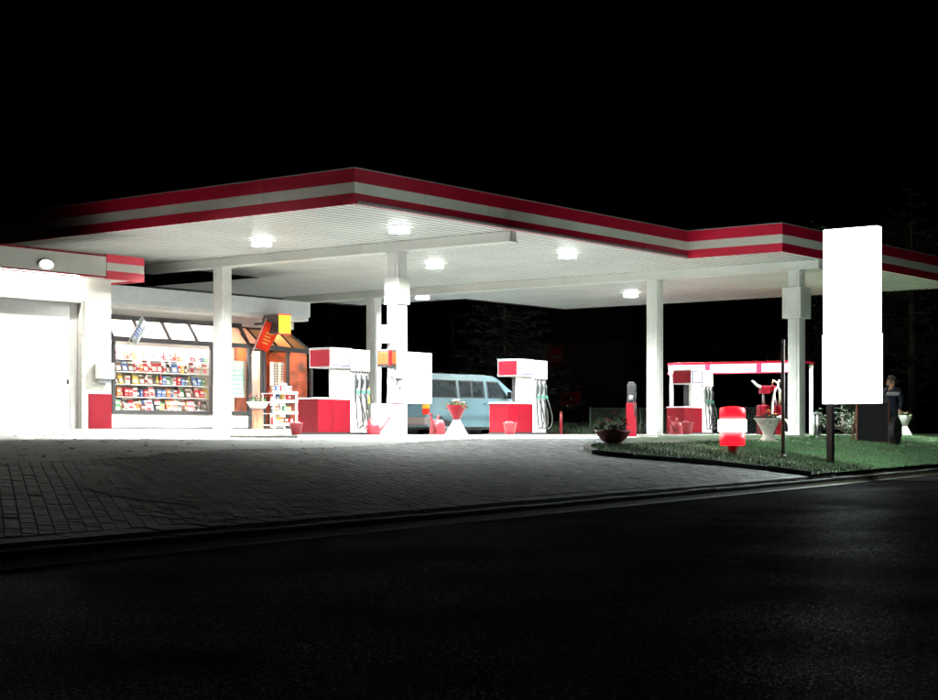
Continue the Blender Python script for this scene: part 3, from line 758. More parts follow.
# ------------------------------------------------------------------ pumps
def pump(b, a, z, label, hue=RED):
    t = thing('fuel_pump', label, 'fuel pump', P(b, a, z), ROT, 'fuel pumps on the islands')
    MB().box(-0.02, 1.72, -0.02, 0.62, 0.0, 0.05).build('foot', BLACK, t, bevel=0.006)
    cb = MB().box(0, 1.08, 0, 0.60, 0.05, 0.79).build('cabinet', hue, t, bevel=0.012)
    MB().box(-0.012, 1.085, -0.012, 0.612, 0.792, 0.825).build('cabinet_top', WHITE, t, bevel=0.008)
    MB().box(0.47, 0.475, -0.004, 0.0, 0.07, 0.78).build('door_joint', BLACK, cb)
    MB().box(0.48, 1.075, 0.03, 0.12, 0.825, 1.50).build('pillar', WHITE, t, bevel=0.008)
    MB().box(1.0, 1.07, 0.13, 0.60, 0.826, 1.499).build('rear_pillar', BLACK, t)
    MB().box(0.70, 0.86, 0.018, 0.0295, 1.20, 1.42).build('nozzle_notice', mat('plate_grey', (0.48, 0.50, 0.52), 0.5), t)
    g = MB(); g.box(0.74, 0.83, 0.015, 0.0295, 1.02, 1.14); g.build('card_slot', GREYM, t)
    hd = MB().box(0.38, 1.08, -0.02, 0.62, 1.50, 1.93).build('head', WHITE, t, bevel=0.012)
    MB().box(0.372, 0.3805, 0.0, 0.60, 1.53, 1.90).build('head_side_panel', hue, hd)
    MB().box(0.375, 1.085, -0.026, 0.626, 1.932, 1.95).build('head_top', GREYM, hd)
    MB().box(0.42, 1.04, -0.032, -0.021, 1.54, 1.89).build('display_frame', mat('display_rim', (0.05, 0.04, 0.12), 0.4), hd)
    MB().box(0.45, 0.97, -0.040, -0.033, 1.57, 1.86).build('display', DISPLAY, hd)
    g = MB()
    for r in range(3): g.box(0.52, 0.86, -0.0425, -0.0405, 1.77-0.08*r, 1.81-0.08*r)
    g.build('counter_digits', mat('lcd', (0.30, 0.33, 0.35), 0.3), hd)
    MB().box(1.10, 1.70, 0.02, 0.58, 0.05, 1.44).build('hose_cabinet', WHITE, t, bevel=0.008)
    MB().box(1.09, 1.71, -0.02, 0.62, 1.44, 1.93).build('hose_head', WHITE, t, bevel=0.012)
    for k in range(6): MB().box(1.14+0.095*k, 1.19+0.095*k, -0.026, -0.018, 1.425, 1.46).build('hose_clip', BLACK, t)
    for k in range(3):
        x = 1.22+0.18*k
        MB().box(x-0.035, x+0.035, 0.004, 0.022, 0.95, 1.33).build('nozzle_holster', GREYM, t)
        nz = MB(); nz.tube([(x, -0.05, 1.33), (x+0.005, -0.075, 1.22), (x+0.01, -0.05, 1.05)], [0.020, 0.036, 0.026], 8)
        nz.tube([(x, -0.05, 1.33), (x, 0.0, 1.36)], 0.014, 8)
        no = nz.build('nozzle', BLACK, t)
        MB().box(x-0.028, x+0.032, -0.11, -0.045, 0.93, 1.02).build('grip_sleeve', mat('sleeve_green', (0.05, 0.22, 0.16), 0.5), no, bevel=0.01)
        hs = MB(); pts = []
        for i in range(15):
            u = i/14
            pts.append((x+0.02+0.10*math.sin(u*math.pi)+0.01*k, -0.075-0.09*math.sin(u*math.pi), 0.95-0.80*math.sin(u*math.pi*0.5)))
        for i in range(1, 13):
            u = i/12
            pts.append((x+0.02-0.045*math.sin(u*math.pi), -0.075+0.035*u, 0.15+1.27*u-0.02*math.sin(u*math.pi)))
        hs.tube(pts, 0.017, 8); hs.build('hose', RUBBER, t)
    return t
pump(26.54, 24.8, IZ, 'red and white fuel pump with three hoses beside the shop side island end')
pump(33.6, 24.8, IZ, 'red and white fuel pump in front of the light blue van')
pump(42.4, 24.8, IZ, 'red and white fuel pump by the red lit shelter')

# ------------------------------------------------------------------ column fittings at the island column
cb_, ca_ = 29.0, 24.6
t = thing('column_box', 'white plinth box around the foot of the island column', 'box', P(b_at(380.5, 24.15), 24.15, IZ), ROT)
MB().box(0, 0.80, 0, 0.28, 0, 0.70).build('casing', WHITE, t, bevel=0.01)
MB().box(0.38, 0.81, -0.005, 0.285, 0.702, 0.722).build('red_edge', RED, t)
MB().box(0.02, 0.78, -0.006, -0.001, 0.03, 0.66).build('front_plate', FWHITE, t)
t = thing('advert_board', 'blank white advertising board fixed beside the island column', 'board', P(29.17, 24.42, IZ+0.72), ROT)
MB().box(0.005, 0.88, 0.0, 0.12, 0.0, 1.20).build('panel', WHITE, t, bevel=0.008)
g = MB(); g.box(0.012, 0.87, -0.006, -0.001, 0.02, 1.18); g.build('face', FWHITE, t)
t = thing('column_collar', 'white square cable box high on the island column', 'box', P(29.0, 24.6, EYE+2.95), ROT)
g = MB(); g.box(-0.215, 0.215, -0.215, -0.181, 0, 0.62); g.box(-0.215, 0.215, 0.181, 0.215, 0, 0.62); g.box(-0.215, -0.181, -0.181, 0.181, 0, 0.62); g.box(0.181, 0.215, -0.181, 0.181, 0, 0.62); g.build('casing', WHITE, t, bevel=0.01)
MB().box(-0.19, 0.19, -0.222, -0.216, 0.05, 0.57).build('cover', FWHITE, t)
t = thing('switch_box', 'small white switch box on the side of the island column', 'box', P(28.82, 24.72, EYE+2.05), ROT)
MB().box(-0.14, -0.001, -0.1, 0.12, 0, 0.42).build('casing', WHITE, t, bevel=0.012); MB().box(-0.146, -0.141, -0.06, 0.08, 0.05, 0.37).build('lid', FWHITE, t)
t = thing('towel_dispenser', 'orange and red paper towel dispenser on the island column', 'dispenser', P(28.8, 24.6, EYE+1.50), ROT)
MB().box(-0.26, 0.0, -0.16, 0.22, 0, 0.40).build('casing', BLACK, t, bevel=0.02)
MB().box(-0.20, -0.02, -0.172, -0.161, 0.06, 0.34).build('front', ORANGE, t, bevel=0.004); MB().box(-0.272, -0.261, -0.12, 0.18, 0.06, 0.34).build('side_window', ORANGE, t, bevel=0.004)
MB().box(-0.268, -0.20, -0.18, -0.15, 0.02, 0.38).build('corner_strip', RED, t)
g = MB(); g.prism([(-0.22, -0.10, 0), (-0.04, -0.10, 0), (-0.10, -0.16, -0.22), (-0.24, -0.15, -0.20)], (0, 0.008, 0)); g.build('paper', PALE, t)
t = thing('squeegee_holder', 'squeegee hanging under the towel dispenser on the island column', 'squeegee', P(28.72, 24.5, EYE+0.55), ROT)
g = MB(); g.tube([(0, -0.1, 0), (0.06, -0.14, 0.65)], 0.014, 8); g.build('handle', STEEL, t)
g = MB(); g.bar((0.04, -0.24, 0.66), (0.08, -0.04, 0.66), 0.05, 0.05); g.build('head', BLACK, t)
t = thing('yellow_tag', 'yellow green notice plate on a thin post behind the nearest pump', 'sign', P(28.35, 24.98, IZ), ROT)
g = MB(); g.tube([(0, 0, 0), (0, 0, 1.05)], 0.016, 8); g.build('post', STEEL, t)
MB().box(-0.1, 0.1, -0.02, -0.008, 0.72, 1.08).build('plate', YEL, t, bevel=0.004)
g = MB()
for k in range(4): g.box(-0.07, 0.06-0.02*(k % 2), -0.023, -0.020, 0.78+0.07*k, 0.80+0.07*k)
g.build('print', mat('print_dark', (0.1, 0.1, 0.03), 0.6), t)

# boxes on the right-hand column
t = thing('column_collar', 'white cable box high on the canopy column beside the pylon sign', 'box', P(38.6, 19.25, EYE+2.92), ROT)
g = MB(); g.box(-0.30, 0.30, -0.26, -0.181, 0, 0.80); g.box(-0.30, 0.30, 0.181, 0.26, 0, 0.80); g.box(-0.30, -0.181, -0.181, 0.181, 0, 0.80); g.box(0.181, 0.30, -0.181, 0.181, 0, 0.80); g.build('casing', WHITE, t, bevel=0.01)
MB().box(-0.25, 0.25, -0.268, -0.261, 0.06, 0.74).build('cover', FWHITE, t)

# ------------------------------------------------------------------ small things on and around the islands
def bucket(p, label, m=PINK, s=1.0, can=False):
    t = thing('bucket', label, 'bucket', p, ROT)
    g = MB(); g.lathe([(0.10*s, 0), (0.145*s, 0.24*s), (0.155*s, 0.245*s), (0.155*s, 0.262*s), (0.138*s, 0.262*s), (0.10*s, 0.02*s)], seg=20); g.build('pail', m, t)
    g = MB(); g.tube([(0.15*s*math.cos(q), 0.02*s, 0.25*s+0.10*s*math.sin(q)*0.35) for q in [k*math.pi/10 for k in range(11)]], 0.006, 6); g.build('handle', STEEL, t)
    return t
def watering_can(p, rz, label, m=PINK, s=1.0):
    t = thing('watering_can', label, 'watering can', p, rz)
    g = MB(); g.lathe([(0.145*s, 0), (0.15*s, 0.03*s), (0.135*s, 0.20*s), (0.11*s, 0.27*s), (0.06*s, 0.275*s)], seg=20); g.build('body', m, t)
    g = MB(); g.tube([(0.11*s, 0, 0.06*s), (0.24*s, 0, 0.18*s), (0.40*s, 0, 0.36*s)], [0.045*s, 0.026*s, 0.016*s], 10); g.lathe([(0.012*s, 0), (0.05*s, 0.05*s)], c=(0.40*s, 0, 0.35*s), seg=12); g.build('spout', m, t)
    g = MB(); g.tube([(0.08*s*math.cos(q)-0.06*s, 0, 0.24*s+0.12*s*math.sin(q)) for q in [k*math.pi/10 for k in range(11)]] , 0.013*s, 8)
    g.tube([(-0.13*s, 0, 0.25*s), (-0.20*s, 0, 0.17*s), (-0.14*s, 0, 0.06*s)], 0.013*s, 8); g.build('handle', m, t)
    return t
def isl(px, a, z=None): b = b_at(px, a); return P(b, a, IZ if z is None else z)
bk = bucket(isl(296, 24.2), 'red bucket with a brush in it at the shop end of the island')
g = MB(); g.tube([(0.02, 0, 0.02), (0.04, 0.02, 0.46)], 0.009, 6); g.build('brush_handle', STEEL, bk)
watering_can(isl(373.5, 24.1), ROT-R(20), 'faded red watering can between the nearest pump and the column box')
watering_can(isl(437.5, 24.15), ROT+R(200), 'faded red watering can in front of the van rear wheel', s=1.25)
bucket(isl(510, 24.15), 'faded red bucket in front of the pump beside the van', s=1.15)
watering_can(isl(676, 23.6), ROT+R(190), 'faded red watering can at the foot of the far pump', s=1.25)
bucket(isl(686.5, 23.6), 'faded red bucket at the foot of the far pump', s=1.3)

def flowers(parent, c, r, h, n, cols, rn, leaf=LEAF):
    g = MB(); lv = MB()
    for i in range(n*5):
        q = rn.uniform(0, 6.28); rr = r*math.sqrt(rn.random()); z = h*rn.uniform(0, 0.8)*(1-0.5*(rr/r)**2)
        x, y = rr*math.cos(q), rr*math.sin(q); d = Vector((rn.gauss(0, 1), rn.gauss(0, 1), rn.gauss(0.4, 0.6))).normalized(); e = d.cross(Vector((0.3, 0.8, 0.5))).normalized()
        p = Vector((c[0]+x, c[1]+y, c[2]+z)); L_ = rn.uniform(0.05, 0.10); lv.add([p-e*0.018, p+d*L_*0.5-e*0.026, p+d*L_, p+d*L_*0.5+e*0.026, p+e*0.018], [(0, 1, 2, 3, 4)])
    lv.build('foliage', leaf, parent)
    for i in range(n):
        q = rn.uniform(0, 6.28); rr = r*math.sqrt(rn.random())*0.95; z = h*(0.75-0.45*(rr/r)**2)+rn.uniform(0, h*0.3); s = rn.uniform(0.032, 0.055)
        p = Vector((c[0]+rr*math.cos(q), c[1]+rr*math.sin(q), c[2]+z)); g = MB(); k = rn.choice(cols)
        for u in range(6):
            w = u*math.pi/3; g.add([p, p+Vector((s*math.cos(w-0.5), s*math.sin(w-0.5), s*0.25)), p+Vector((s*1.25*math.cos(w), s*1.25*math.sin(w), s*0.1)), p+Vector((s*math.cos(w+0.5), s*math.sin(w+0.5), s*0.25))], [(0, 1, 2, 3)])
        g.lathe([(s*0.35, 0), (s*0.3, s*0.3), (0.002, s*0.4)], c=p, seg=6); g.build('flower', k, parent)
FL = dict(w=mat('flower_white', (0.75, 0.72, 0.68), 0.7), r=mat('flower_red', (0.6, 0.03, 0.03), 0.7), o=mat('flower_orange', (0.7, 0.20, 0.05), 0.7), p=mat('flower_pink', (0.6, 0.2, 0.25), 0.7), y=mat('flower_yellow', (0.7, 0.5, 0.08), 0.7))
rf = random.Random(4)
def hourglass(p, label, m1, m2, s, fl):
    t = thing('planter', label, 'planter', p, ROT)
    g = MB(); g.lathe([(0.27*s, 0), (0.27*s, 0.02*s), (0.075*s, 0.36*s)], seg=28); g.build('foot_cone', m2, t)
    g = MB(); g.lathe([(0.075*s, 0.361*s), (0.245*s, 0.70*s), (0.255*s, 0.72*s), (0.22*s, 0.72*s), (0.19*s, 0.66*s)], seg=28); g.build('bowl', m1, t)
    flowers(t, (0, 0, 0.66*s), 0.24*s, 0.20*s, 14, fl, rf)
    return t
hourglass(isl(456.5, 24.3), 'hourglass planter with red bowl, white foot and pale flowers by the van', RED, WHITE, 0.98, [FL['w'], FL['o'], FL['p'], FL['w']])
pw = G(905, 437.0)
hourglass(pw, 'white hourglass planter with orange and white flowers behind the tyre', WHITE, WHITE, 0.95, [FL['o'], FL['w'], FL['w'], FL['y']])
# pedestal planter by the shop door
pp = P(b_at(258, 30.2), 30.2); pp.z = zg(pp.x, pp.y)
t = thing('pedestal_planter', 'white bowl of red flowers on a terracotta pedestal by the shop entrance', 'planter', pp, 0)
g = MB(); g.lathe([(0.17, -0.02), (0.16, 0.03), (0.13, 0.06), (0.12, 0.50), (0.14, 0.53)], seg=18); g.build('pedestal', TERRA, t)
g = MB(); g.lathe([(0.10, 0.53), (0.20, 0.57), (0.28, 0.70), (0.29, 0.73), (0.25, 0.73), (0.20, 0.66)], seg=24); g.build('bowl', WHITE, t)
flowers(t, (0, 0, 0.68), 0.24, 0.28, 10, [FL['r'], FL['r'], FL['o']], rf)
# news rack by the entrance
pr = P(b_at(274, 29.9), 29.9); pr.z = zg(pr.x, pr.y)
t = thing('display_rack', 'white metal rack of bottles and papers in front of the shop porch', 'rack', pr, ROT)
for x in (0.0, 0.82):
    for y in (0, 0.42): MB().box(x, x+0.035, y, y+0.035, 0, 0.95).build('post', WHITE, t)
for z in (0.12, 0.42, 0.72, 0.94):
    g = MB(); g.box(-0.01, 0.865, -0.01, 0.465, z, z+0.02); g.box(-0.012, 0.867, -0.016, -0.008, z, z+0.07); g.build('shelf', WHITE, t)
for zi, z in enumerate((0.12, 0.42, 0.72, 0.94)):
    x = 0.09
    while x < 0.80:
        cn = rs.choices(list(cols_), (5, 7, 4, 2, 3, 1, 2, 4))[0]; kind = rs.choice(['bottle', 'packet', 'packet', 'magazine'])
        w = dict(packet=0.135, bottle=0.09, magazine=0.19)[kind]
        q = P(b_at(274, 29.9)+x+w/2-0.05, 29.9+0.12+rs.uniform(0, 0.1)); q.z = pr.z+z+0.021
        o = link(kind, prod[cn, kind], loc=q, rz=ROT+rs.gauss(0, 0.1))
        tag(o, '%s %s on the %s of the rack outside the shop' % (cn, kind, ['bottom tier', 'second tier', 'third tier', 'top'][zi]), kind, '%s %ss on the rack %s' % (cn, kind, ['bottom tier', 'second tier', 'third tier', 'top'][zi]))
        x += w+0.02
# two tall white striped displays inside the porch
for px, lab in ((285, 'tall white card display stand standing inside the porch window'), (293.5, 'narrow white card display stand next to the porch window post')):
    fq = (px-262)/49.0*0.62+0.30
    q_ = pw0 + pd*(plen*fq) + Vector((-pd.y, pd.x, 0))*0.35; q = Vector((q_.x, q_.y, SZ))
    t = thing('card_stand', lab, 'stand', q, math.atan2(pd.y, pd.x))
    w = 0.17 if px < 290 else 0.10
    MB().box(-w, w, 0, 0.10, 0, 1.95).build('board', WHITE, t, bevel=0.01)
    g = MB()
    for k in range(14):
        for u in (-0.5, 0.5): g.box(u*w-0.03, u*w+0.03, -0.012, -0.001, 0.85+0.075*k, 0.89+0.075*k)
    g.build('card', mat('card_brown', (0.30, 0.10, 0.06), 0.6), t)
# bowl planter at the tip of the verge
pb = G(613, 448.5)
t = thing('bowl_planter', 'dark red bowl of shrubs on a brick foot at the tip of the verge', 'planter', pb, 0)
g = MB(); g.box(-0.14, 0.14, -0.14, 0.14, -0.08, 0.10); g.build('foot', TERRA, t, bevel=0.01)
g = MB(); g.lathe([(0.13, 0.10), (0.22, 0.16), (0.31, 0.28), (0.33, 0.33), (0.29, 0.33), (0.24, 0.26)], seg=24); g.build('bowl', mat('oxblood', (0.13, 0.02, 0.02), 0.6, var=0.2), t)
flowers(t, (0.05, 0, 0.28), 0.28, 0.42, 7, [FL['r'], FL['r']], rf, LEAFD); flowers(t, (-0.08, 0, 0.28), 0.24, 0.25, 4, [FL['r']], rf, LEAFD)
# stone urn
pu = G(768, 444.5)
t = thing('urn', 'cast stone urn of red flowers at the back of the verge', 'planter', pu, 0)
g = MB(); g.lathe([(0.26, 0.0), (0.25, 0.05), (0.12, 0.16), (0.11, 0.24), (0.17, 0.36), (0.28, 0.54), (0.31, 0.57), (0.26, 0.57), (0.2, 0.5)], seg=28); g.build('vase', STONE, t)
flowers(t, (0, 0, 0.52), 0.28, 0.22, 10, [FL['r'], FL['r'], FL['y']], rf, LEAFD)

# oil mix dispenser
po = isl(631.5, 23.1, zg(*isl(631.5, 23.1).xy))
t = thing('oil_dispenser', 'red pedestal with a black metering head beside the canopy column', 'dispenser', po, ROT+R(30))
MB().box(-0.17, 0.17, -0.13, 0.13, 0, 0.92).build('pedestal', RED, t, bevel=0.015); MB().box(-0.19, 0.19, -0.15, 0.15, -0.02, 0.03).build('foot', BLACK, t)
hd = MB(); hd.box(-0.14, 0.15, -0.11, 0.11, 0.92, 1.42); hd.box(-0.10, 0.12, -0.08, 0.08, 1.42, 1.47); hd = hd.build('meter_head', BLACK, t, bevel=0.02)
MB().box(-0.06, 0.09, -0.122, -0.111, 1.26, 1.40).build('dial', DISPLAY, hd); MB().box(-0.05, 0.07, -0.125, -0.111, 1.02, 1.20).build('plate', GREYM, hd)
g = MB(); g.lathe([(0.06, -0.05), (0.07, 0), (0.06, 0.05)], c=(-0.20, 0, 1.05), seg=14, axis='y'); g.build('valve', GREYM, t)
g = MB(); g.tube([(-0.2, -0.05, 1.0), (-0.27, -0.08, 0.8), (-0.24, -0.1, 0.55), (-0.18, -0.1, 0.62), (-0.16, -0.12, 0.9)], 0.014, 8); g.build('hose', RUBBER, t)
# red marker post
q = isl(561, 27.5, 0); q.z = zg(q.x, q.y)
t = thing('marker_post', 'thin red marker post at the edge of the forecourt behind the pumps', 'post', q, ROT)
g = MB(); g.tube([(0, 0, 0), (0, 0, 0.70)], 0.04, 12); g.build('shaft', RED, t); g = MB(); g.lathe([(0.045, 0.70), (0.045, 0.73), (0.01, 0.75)], seg=12); g.build('cap', RED, t)

# ------------------------------------------------------------------ van
vd = 49.6
vl = ray(427, vd); vl.z = zg(vl.x, vl.y)
van = thing('van', 'light blue passenger van parked behind the pumps', 'van', vl, R(90)-R(44))
# local: x = forward, y = left; the camera sees the right flank (y = 0) and the rear
W = 1.84
def arch(cx, r, z0, n=9): return [(cx + r*math.cos(q), 0.31 + r*math.sin(q)) for q in [math.pi - k*math.pi/(n-1) for k in range(n)] if 0.31+r*math.sin(q) >= z0]
body_out = [(0.04, 0.30)] + [(x, max(z, 0.30)) for x, z in arch(0.92, 0.37, 0.30)] + [(x, max(z, 0.30)) for x, z in arch(3.82, 0.37, 0.30)] + \
    [(4.60, 0.30), (4.67, 0.42), (4.66, 0.78), (4.55, 0.98), (3.98, 1.17), (3.80, 1.30), (3.28, 1.80), (3.08, 1.90), (2.6, 1.94), (0.45, 1.94), (0.20, 1.89), (0.12, 1.78), (0.02, 1.10), (0.0, 0.62)]
g = MB(); n = len(body_out)
def yin(z): return 0.0 if z < 1.15 else 0.13*((z-1.15)/0.79)**1.2
vsv = [(x, yin(z), z) for x, z in body_out] + [(x, W-yin(z), z) for x, z in body_out]
g.add(vsv, [tuple(range(n)), tuple(range(2*n-1, n-1, -1))]); g.add(vsv, [(i, (i+1) % n, n+(i+1) % n, n+i) for i in range(n)])
def van_body():
    bm = bmesh.new(); vv = [bm.verts.new(v) for v in vsv]
    # flank strips split at the waist so that the upper half leans in
    for off, sgn in ((0, 1), (n, -1)):
        low = [i for i in range(n) if body_out[i][1] <= 1.171]; hi = [i for i in range(n) if body_out[i][1] >= 1.0999]
        bm.faces.new([vv[off+i] for i in range(n)])
    for i in range(n): bm.faces.new([vv[i], vv[(i+1) % n], vv[n+(i+1) % n], vv[n+i]])
    for f in [f for f in bm.faces if len(f.verts) > 6]:
        r = bmesh.ops.triangulate(bm, faces=[f], ngon_method='EAR_CLIP')
    bmesh.ops.bisect_plane(bm, geom=bm.verts[:]+bm.edges[:]+bm.faces[:], plane_co=(0, 0, 1.16), plane_no=(0, 0, 1))
    bmesh.ops.bisect_plane(bm, geom=bm.verts[:]+bm.edges[:]+bm.faces[:], plane_co=(0, 0, 1.5), plane_no=(0, 0, 1))
    for v in bm.verts:
        if 0.02 < v.co.z:
            near0 = v.co.y < W/2; yy = yin(v.co.z); v.co.y = yy if near0 else W-yy
    bmesh.ops.recalc_face_normals(bm, faces=bm.faces[:])
    me = bpy.data.meshes.new('body'); bm.to_mesh(me); bm.free(); me.materials.append(BLUE); return me
link('body', van_body(), van, bevel=0.045, seg=3)
RIM = mat('window_rubber', (0.02, 0.02, 0.022), 0.6)
def vwin(pts, name='side_window', parent=van, far=False):
    c = Vector((sum(p[0] for p in pts)/len(pts), 0, sum(p[1] for p in pts)/len(pts)))
    def ring(f, d):
        out = []
        for x, z in pts:
            x2 = c.x+(x-c.x)*f; z2 = c.z+(z-c.z)*f; y = yin(z2)-d; out.append((x2, W-y if far else y, z2))
        return out
    g = MB(); g.prism(ring(1.0, 0.010), (0, 0.03 if not far else -0.03, 0)); o = g.build(name, RIM, parent)
    g = MB(); sx = 1-0.05/ max(0.3, (max(p[0] for p in pts)-min(p[0] for p in pts))); g.prism(ring(sx*0.94, 0.014), (0, 0.006 if not far else -0.006, 0)); g.build('pane', GLASSD, o)
for far in (False, True):
    vwin([(0.16, 1.20), (1.34, 1.20), (1.34, 1.75), (0.24, 1.75)], far=far)
    vwin([(1.42, 1.20), (1.98, 1.20), (1.98, 1.75), (1.42, 1.75)], far=far); vwin([(1.99, 1.20), (2.56, 1.20), (2.56, 1.75), (1.99, 1.75)], far=far)
    vwin([(2.68, 1.20), (3.62, 1.20), (3.60, 1.30), (3.22, 1.74), (2.68, 1.75)], 'door_window', far=far)
g = MB()
g.prism([(0.135, 0.22, 1.22), (0.135, W-0.22, 1.22), (0.20, W-0.28, 1.74), (0.20, 0.28, 1.74)], (-0.10, 0, 0)); o = g.build('rear_window', GLASSD, van)
g = MB(); g.prism([(3.90, 0.16, 1.235), (3.90, W-0.16, 1.235), (3.36, W-0.22, 1.76), (3.36, 0.22, 1.76)], (0.035, 0, 0.035)); g.build('windscreen', GLASSD, van)
for y in (-0.004, W-0.003):
    MB().box(0.05, 4.45, y, y+0.007, 0.74, 0.77).build('side_moulding', mat('van_moulding', (0.09, 0.20, 0.26), 0.5), van)
SEAM = mat('panel_seam', (0.05, 0.11, 0.14), 0.6)
for x in (1.38, 2.62, 3.62):
    MB().box(x, x+0.012, -0.003, 0.004, 0.36, 1.18).build('door_seam', SEAM, van)
g = MB(); g.box(2.70, 2.86, -0.022, 0.0, 1.00, 1.04); g.build('door_handle', BLACK, van, bevel=0.006)
g = MB(); g.box(2.48, 2.58, -0.022, 0.0, 1.00, 1.04); g.build('door_handle', BLACK, van, bevel=0.006)
g = MB(); g.box(3.50, 3.60, -0.20, 0.06, 1.24, 1.27); g.box(3.50, 3.60, -0.24, -0.08, 1.20, 1.42); g.build('mirror', BLACK, van, bevel=0.02)
MB().box(-0.12, 0.16, -0.015, W+0.015, 0.36, 0.60).build('rear_bumper', mat('bumper_grey', (0.16, 0.13, 0.13), 0.5), van, bevel=0.03)
MB().box(4.60, 4.76, 0.0, W, 0.34, 0.58).build('front_bumper', mat('bumper_grey', (0.1, 0.1, 0.1), 0.5), van, bevel=0.03)
TAIL = mat('tail_lamp', (0.55, 0.02, 0.01), 0.2); AMB = mat('amber_lamp', (0.75, 0.35, 0.03), 0.2)
for y in (-0.006, W-0.17):
    o = MB().box(-0.03, 0.11, y, y+0.176, 0.68, 1.02).build('tail_light', TAIL, van, bevel=0.01)
    MB().box(-0.034, 0.114, y-0.003, y+0.179, 0.86, 1.00).build('indicator', AMB, o, bevel=0.008)
for y in (0.06, W-0.36): MB().box(4.60, 4.69, y, y+0.30, 0.72, 0.90).build('headlight', DISPLAY, van, bevel=0.02)
def wheel(x, y, parent):
    g = MB(); sgn = 1 if y > 0.9 else -1
    g.lathe([(0.20, -0.10), (0.30, -0.105), (0.325, -0.07), (0.328, 0.07), (0.30, 0.105), (0.20, 0.10)], c=(x, y, 0.328), seg=28, axis='y'); o = g.build('wheel', RUBBER, parent)
    g = MB(); g.lathe([(0.21, 0.0), (0.205, sgn*0.095), (0.12, sgn*0.06), (0.11, sgn*0.10), (0.02, sgn*0.11)], c=(x, y, 0.328), seg=24, axis='y'); g.build('rim', STEEL, o)
for x in (0.92, 3.82):
    for y in (0.135, W-0.135): wheel(x, y, van)
MB().box(0.5, 4.3, 0.24, W-0.24, 0.22, 0.50).build('underbody', BLACK, van)
for x in (0.92, 3.82): MB().box(x-0.40, x+0.40, 0.02, W-0.02, 0.32, 0.72).build('wheel_well', BLACK, van)

# ------------------------------------------------------------------ red lit shelter with vacuum behind the far pump
sa = 26.5
s0, s1 = b_at(668, sa), b_at(797, sa-0.4)
sl = P(s0, sa); sz = zg(sl.x, sl.y); sl.z = sz
# runs across the line of sight: from px 668 to px 797
pA = ray(668, 52.0); pB = ray(800, 50.0)
ln = (pB-pA); ln.z = 0; SL = ln.length; srz = math.atan2(ln.y, ln.x)
sz = zg(pA.x, pA.y)
shel = thing('service_shelter', 'low service shelter with a red edged glowing white roof band', 'shelter', Vector((pA.x, pA.y, sz)), srz)
zt = EYE + (HY-361.5)/F*51 - sz; zb = EYE + (HY-374.0)/F*51 - sz
MB().box(0, SL, 0, 1.6, zt-0.06, zt).build('roof', RED, shel, bevel=0.01)
LB = glow('band_white_glow', (1.0, 0.62, 0.66), 1.5)
n3 = 3; gap = 0.17
edges3 = [0.12, 0.30+SL*0.24, SL*0.70, SL-0.02]
for i in range(3): MB().box(edges3[i]+(gap/2 if i else 0), edges3[i+1]-gap/2, -0.03, 0.06, zb+0.05, zt-0.085).build('light_panel', LB, shel, bevel=0.006)
RG = glow('band_red_glow', (1.0, 0.02, 0.06), 1.6, (0.45, 0.004, 0.03))
g = MB(); g.box(0, SL, -0.045, 0.04, zt-0.085, zt-0.062); g.box(0, SL, -0.045, 0.04, zb+0.022, zb+0.05); g.build('red_edge', RG, shel)
for i in (1, 2): MB().box(edges3[i]-gap/2, edges3[i]+gap/2, -0.04, 0.04, zb+0.05, zt-0.085).build('red_divider', RG, shel)
MB().box(0, SL, 0.062, 0.12, zb+0.02, zt-0.065).build('band_backing', WHITE, shel)
for x in (0.05, SL-0.1): 
    for y in (0.15, 1.5): MB().box(x-0.05, x+0.05, y, y+0.1, -0.1, zt-0.06).build('post', WHITE, shel, bevel=0.008)
MB().box(SL-0.48, SL-0.02, 0.30, 0.36, 0.55, zb+0.0).build('side_panel', mat('panel_blue_grey', (0.26, 0.29, 0.34), 0.5, var=0.1), shel, bevel=0.006)
# vacuum
q = on(770, 48.5)
t = thing('vacuum_unit', 'red coin vacuum machine with a pale looped hose', 'vacuum', q, R(8))
MB().box(-0.36, -0.06, -0.2, 0.2, 0, 0.95).build('tank', RED, t, bevel=0.03); MB().box(0.12, 0.36, -0.2, 0.2, 0, 0.92).build('cabinet', RED, t, bevel=0.02)
MB().box(-0.30, -0.03, -0.16, 0.16, 1.28, 1.52).build('head', RED, t, bevel=0.02); MB().box(0.02, 0.16, -0.16, 0.16, 1.36, 1.52).build('head', RED, t, bevel=0.02)
g = MB(); g.tube([(-0.20, 0, 0.95), (-0.20, 0, 1.28)], 0.04, 10); g.tube([(0.2, 0, 0.9), (0.1, 0, 1.4)], 0.03, 10); g.tube([(-0.06, 0.05, 0.3), (0.12, 0.05, 0.3)], 0.05, 10); g.build('frame', GREYM, t)
HOSE = mat('hose_white', (0.62, 0.60, 0.55), 0.5, bump=0.4, bscale=90)
pts = [(0.38, -0.25, 0.25), (0.44, -0.27, 0.10), (0.52, -0.28, 0.02), (0.55, -0.28, 0.20), (0.42, -0.28, 0.42), (0.22, -0.28, 0.50)]
g = MB(); g.tube([(0.30, -0.25, 0.62)]+[(0.14+0.16*math.cos(q_), -0.26, 0.45+ (0.75 if math.sin(q_) > 0 else 0.12)*math.sin(q_)+0.25) for q_ in [k*math.pi/12 for k in range(0, 22)]], 0.035, 10); g.build('hose', HOSE, t)
g = MB(); g.tube([(0.02, -0.24, 0.42), (0.2, -0.26, 0.58), (0.40, -0.28, 0.50), (0.52, -0.3, 0.28), (0.46, -0.3, 0.14), (0.36, -0.3, 0.12)], 0.033, 10); g.build('hose_end', HOSE, t)
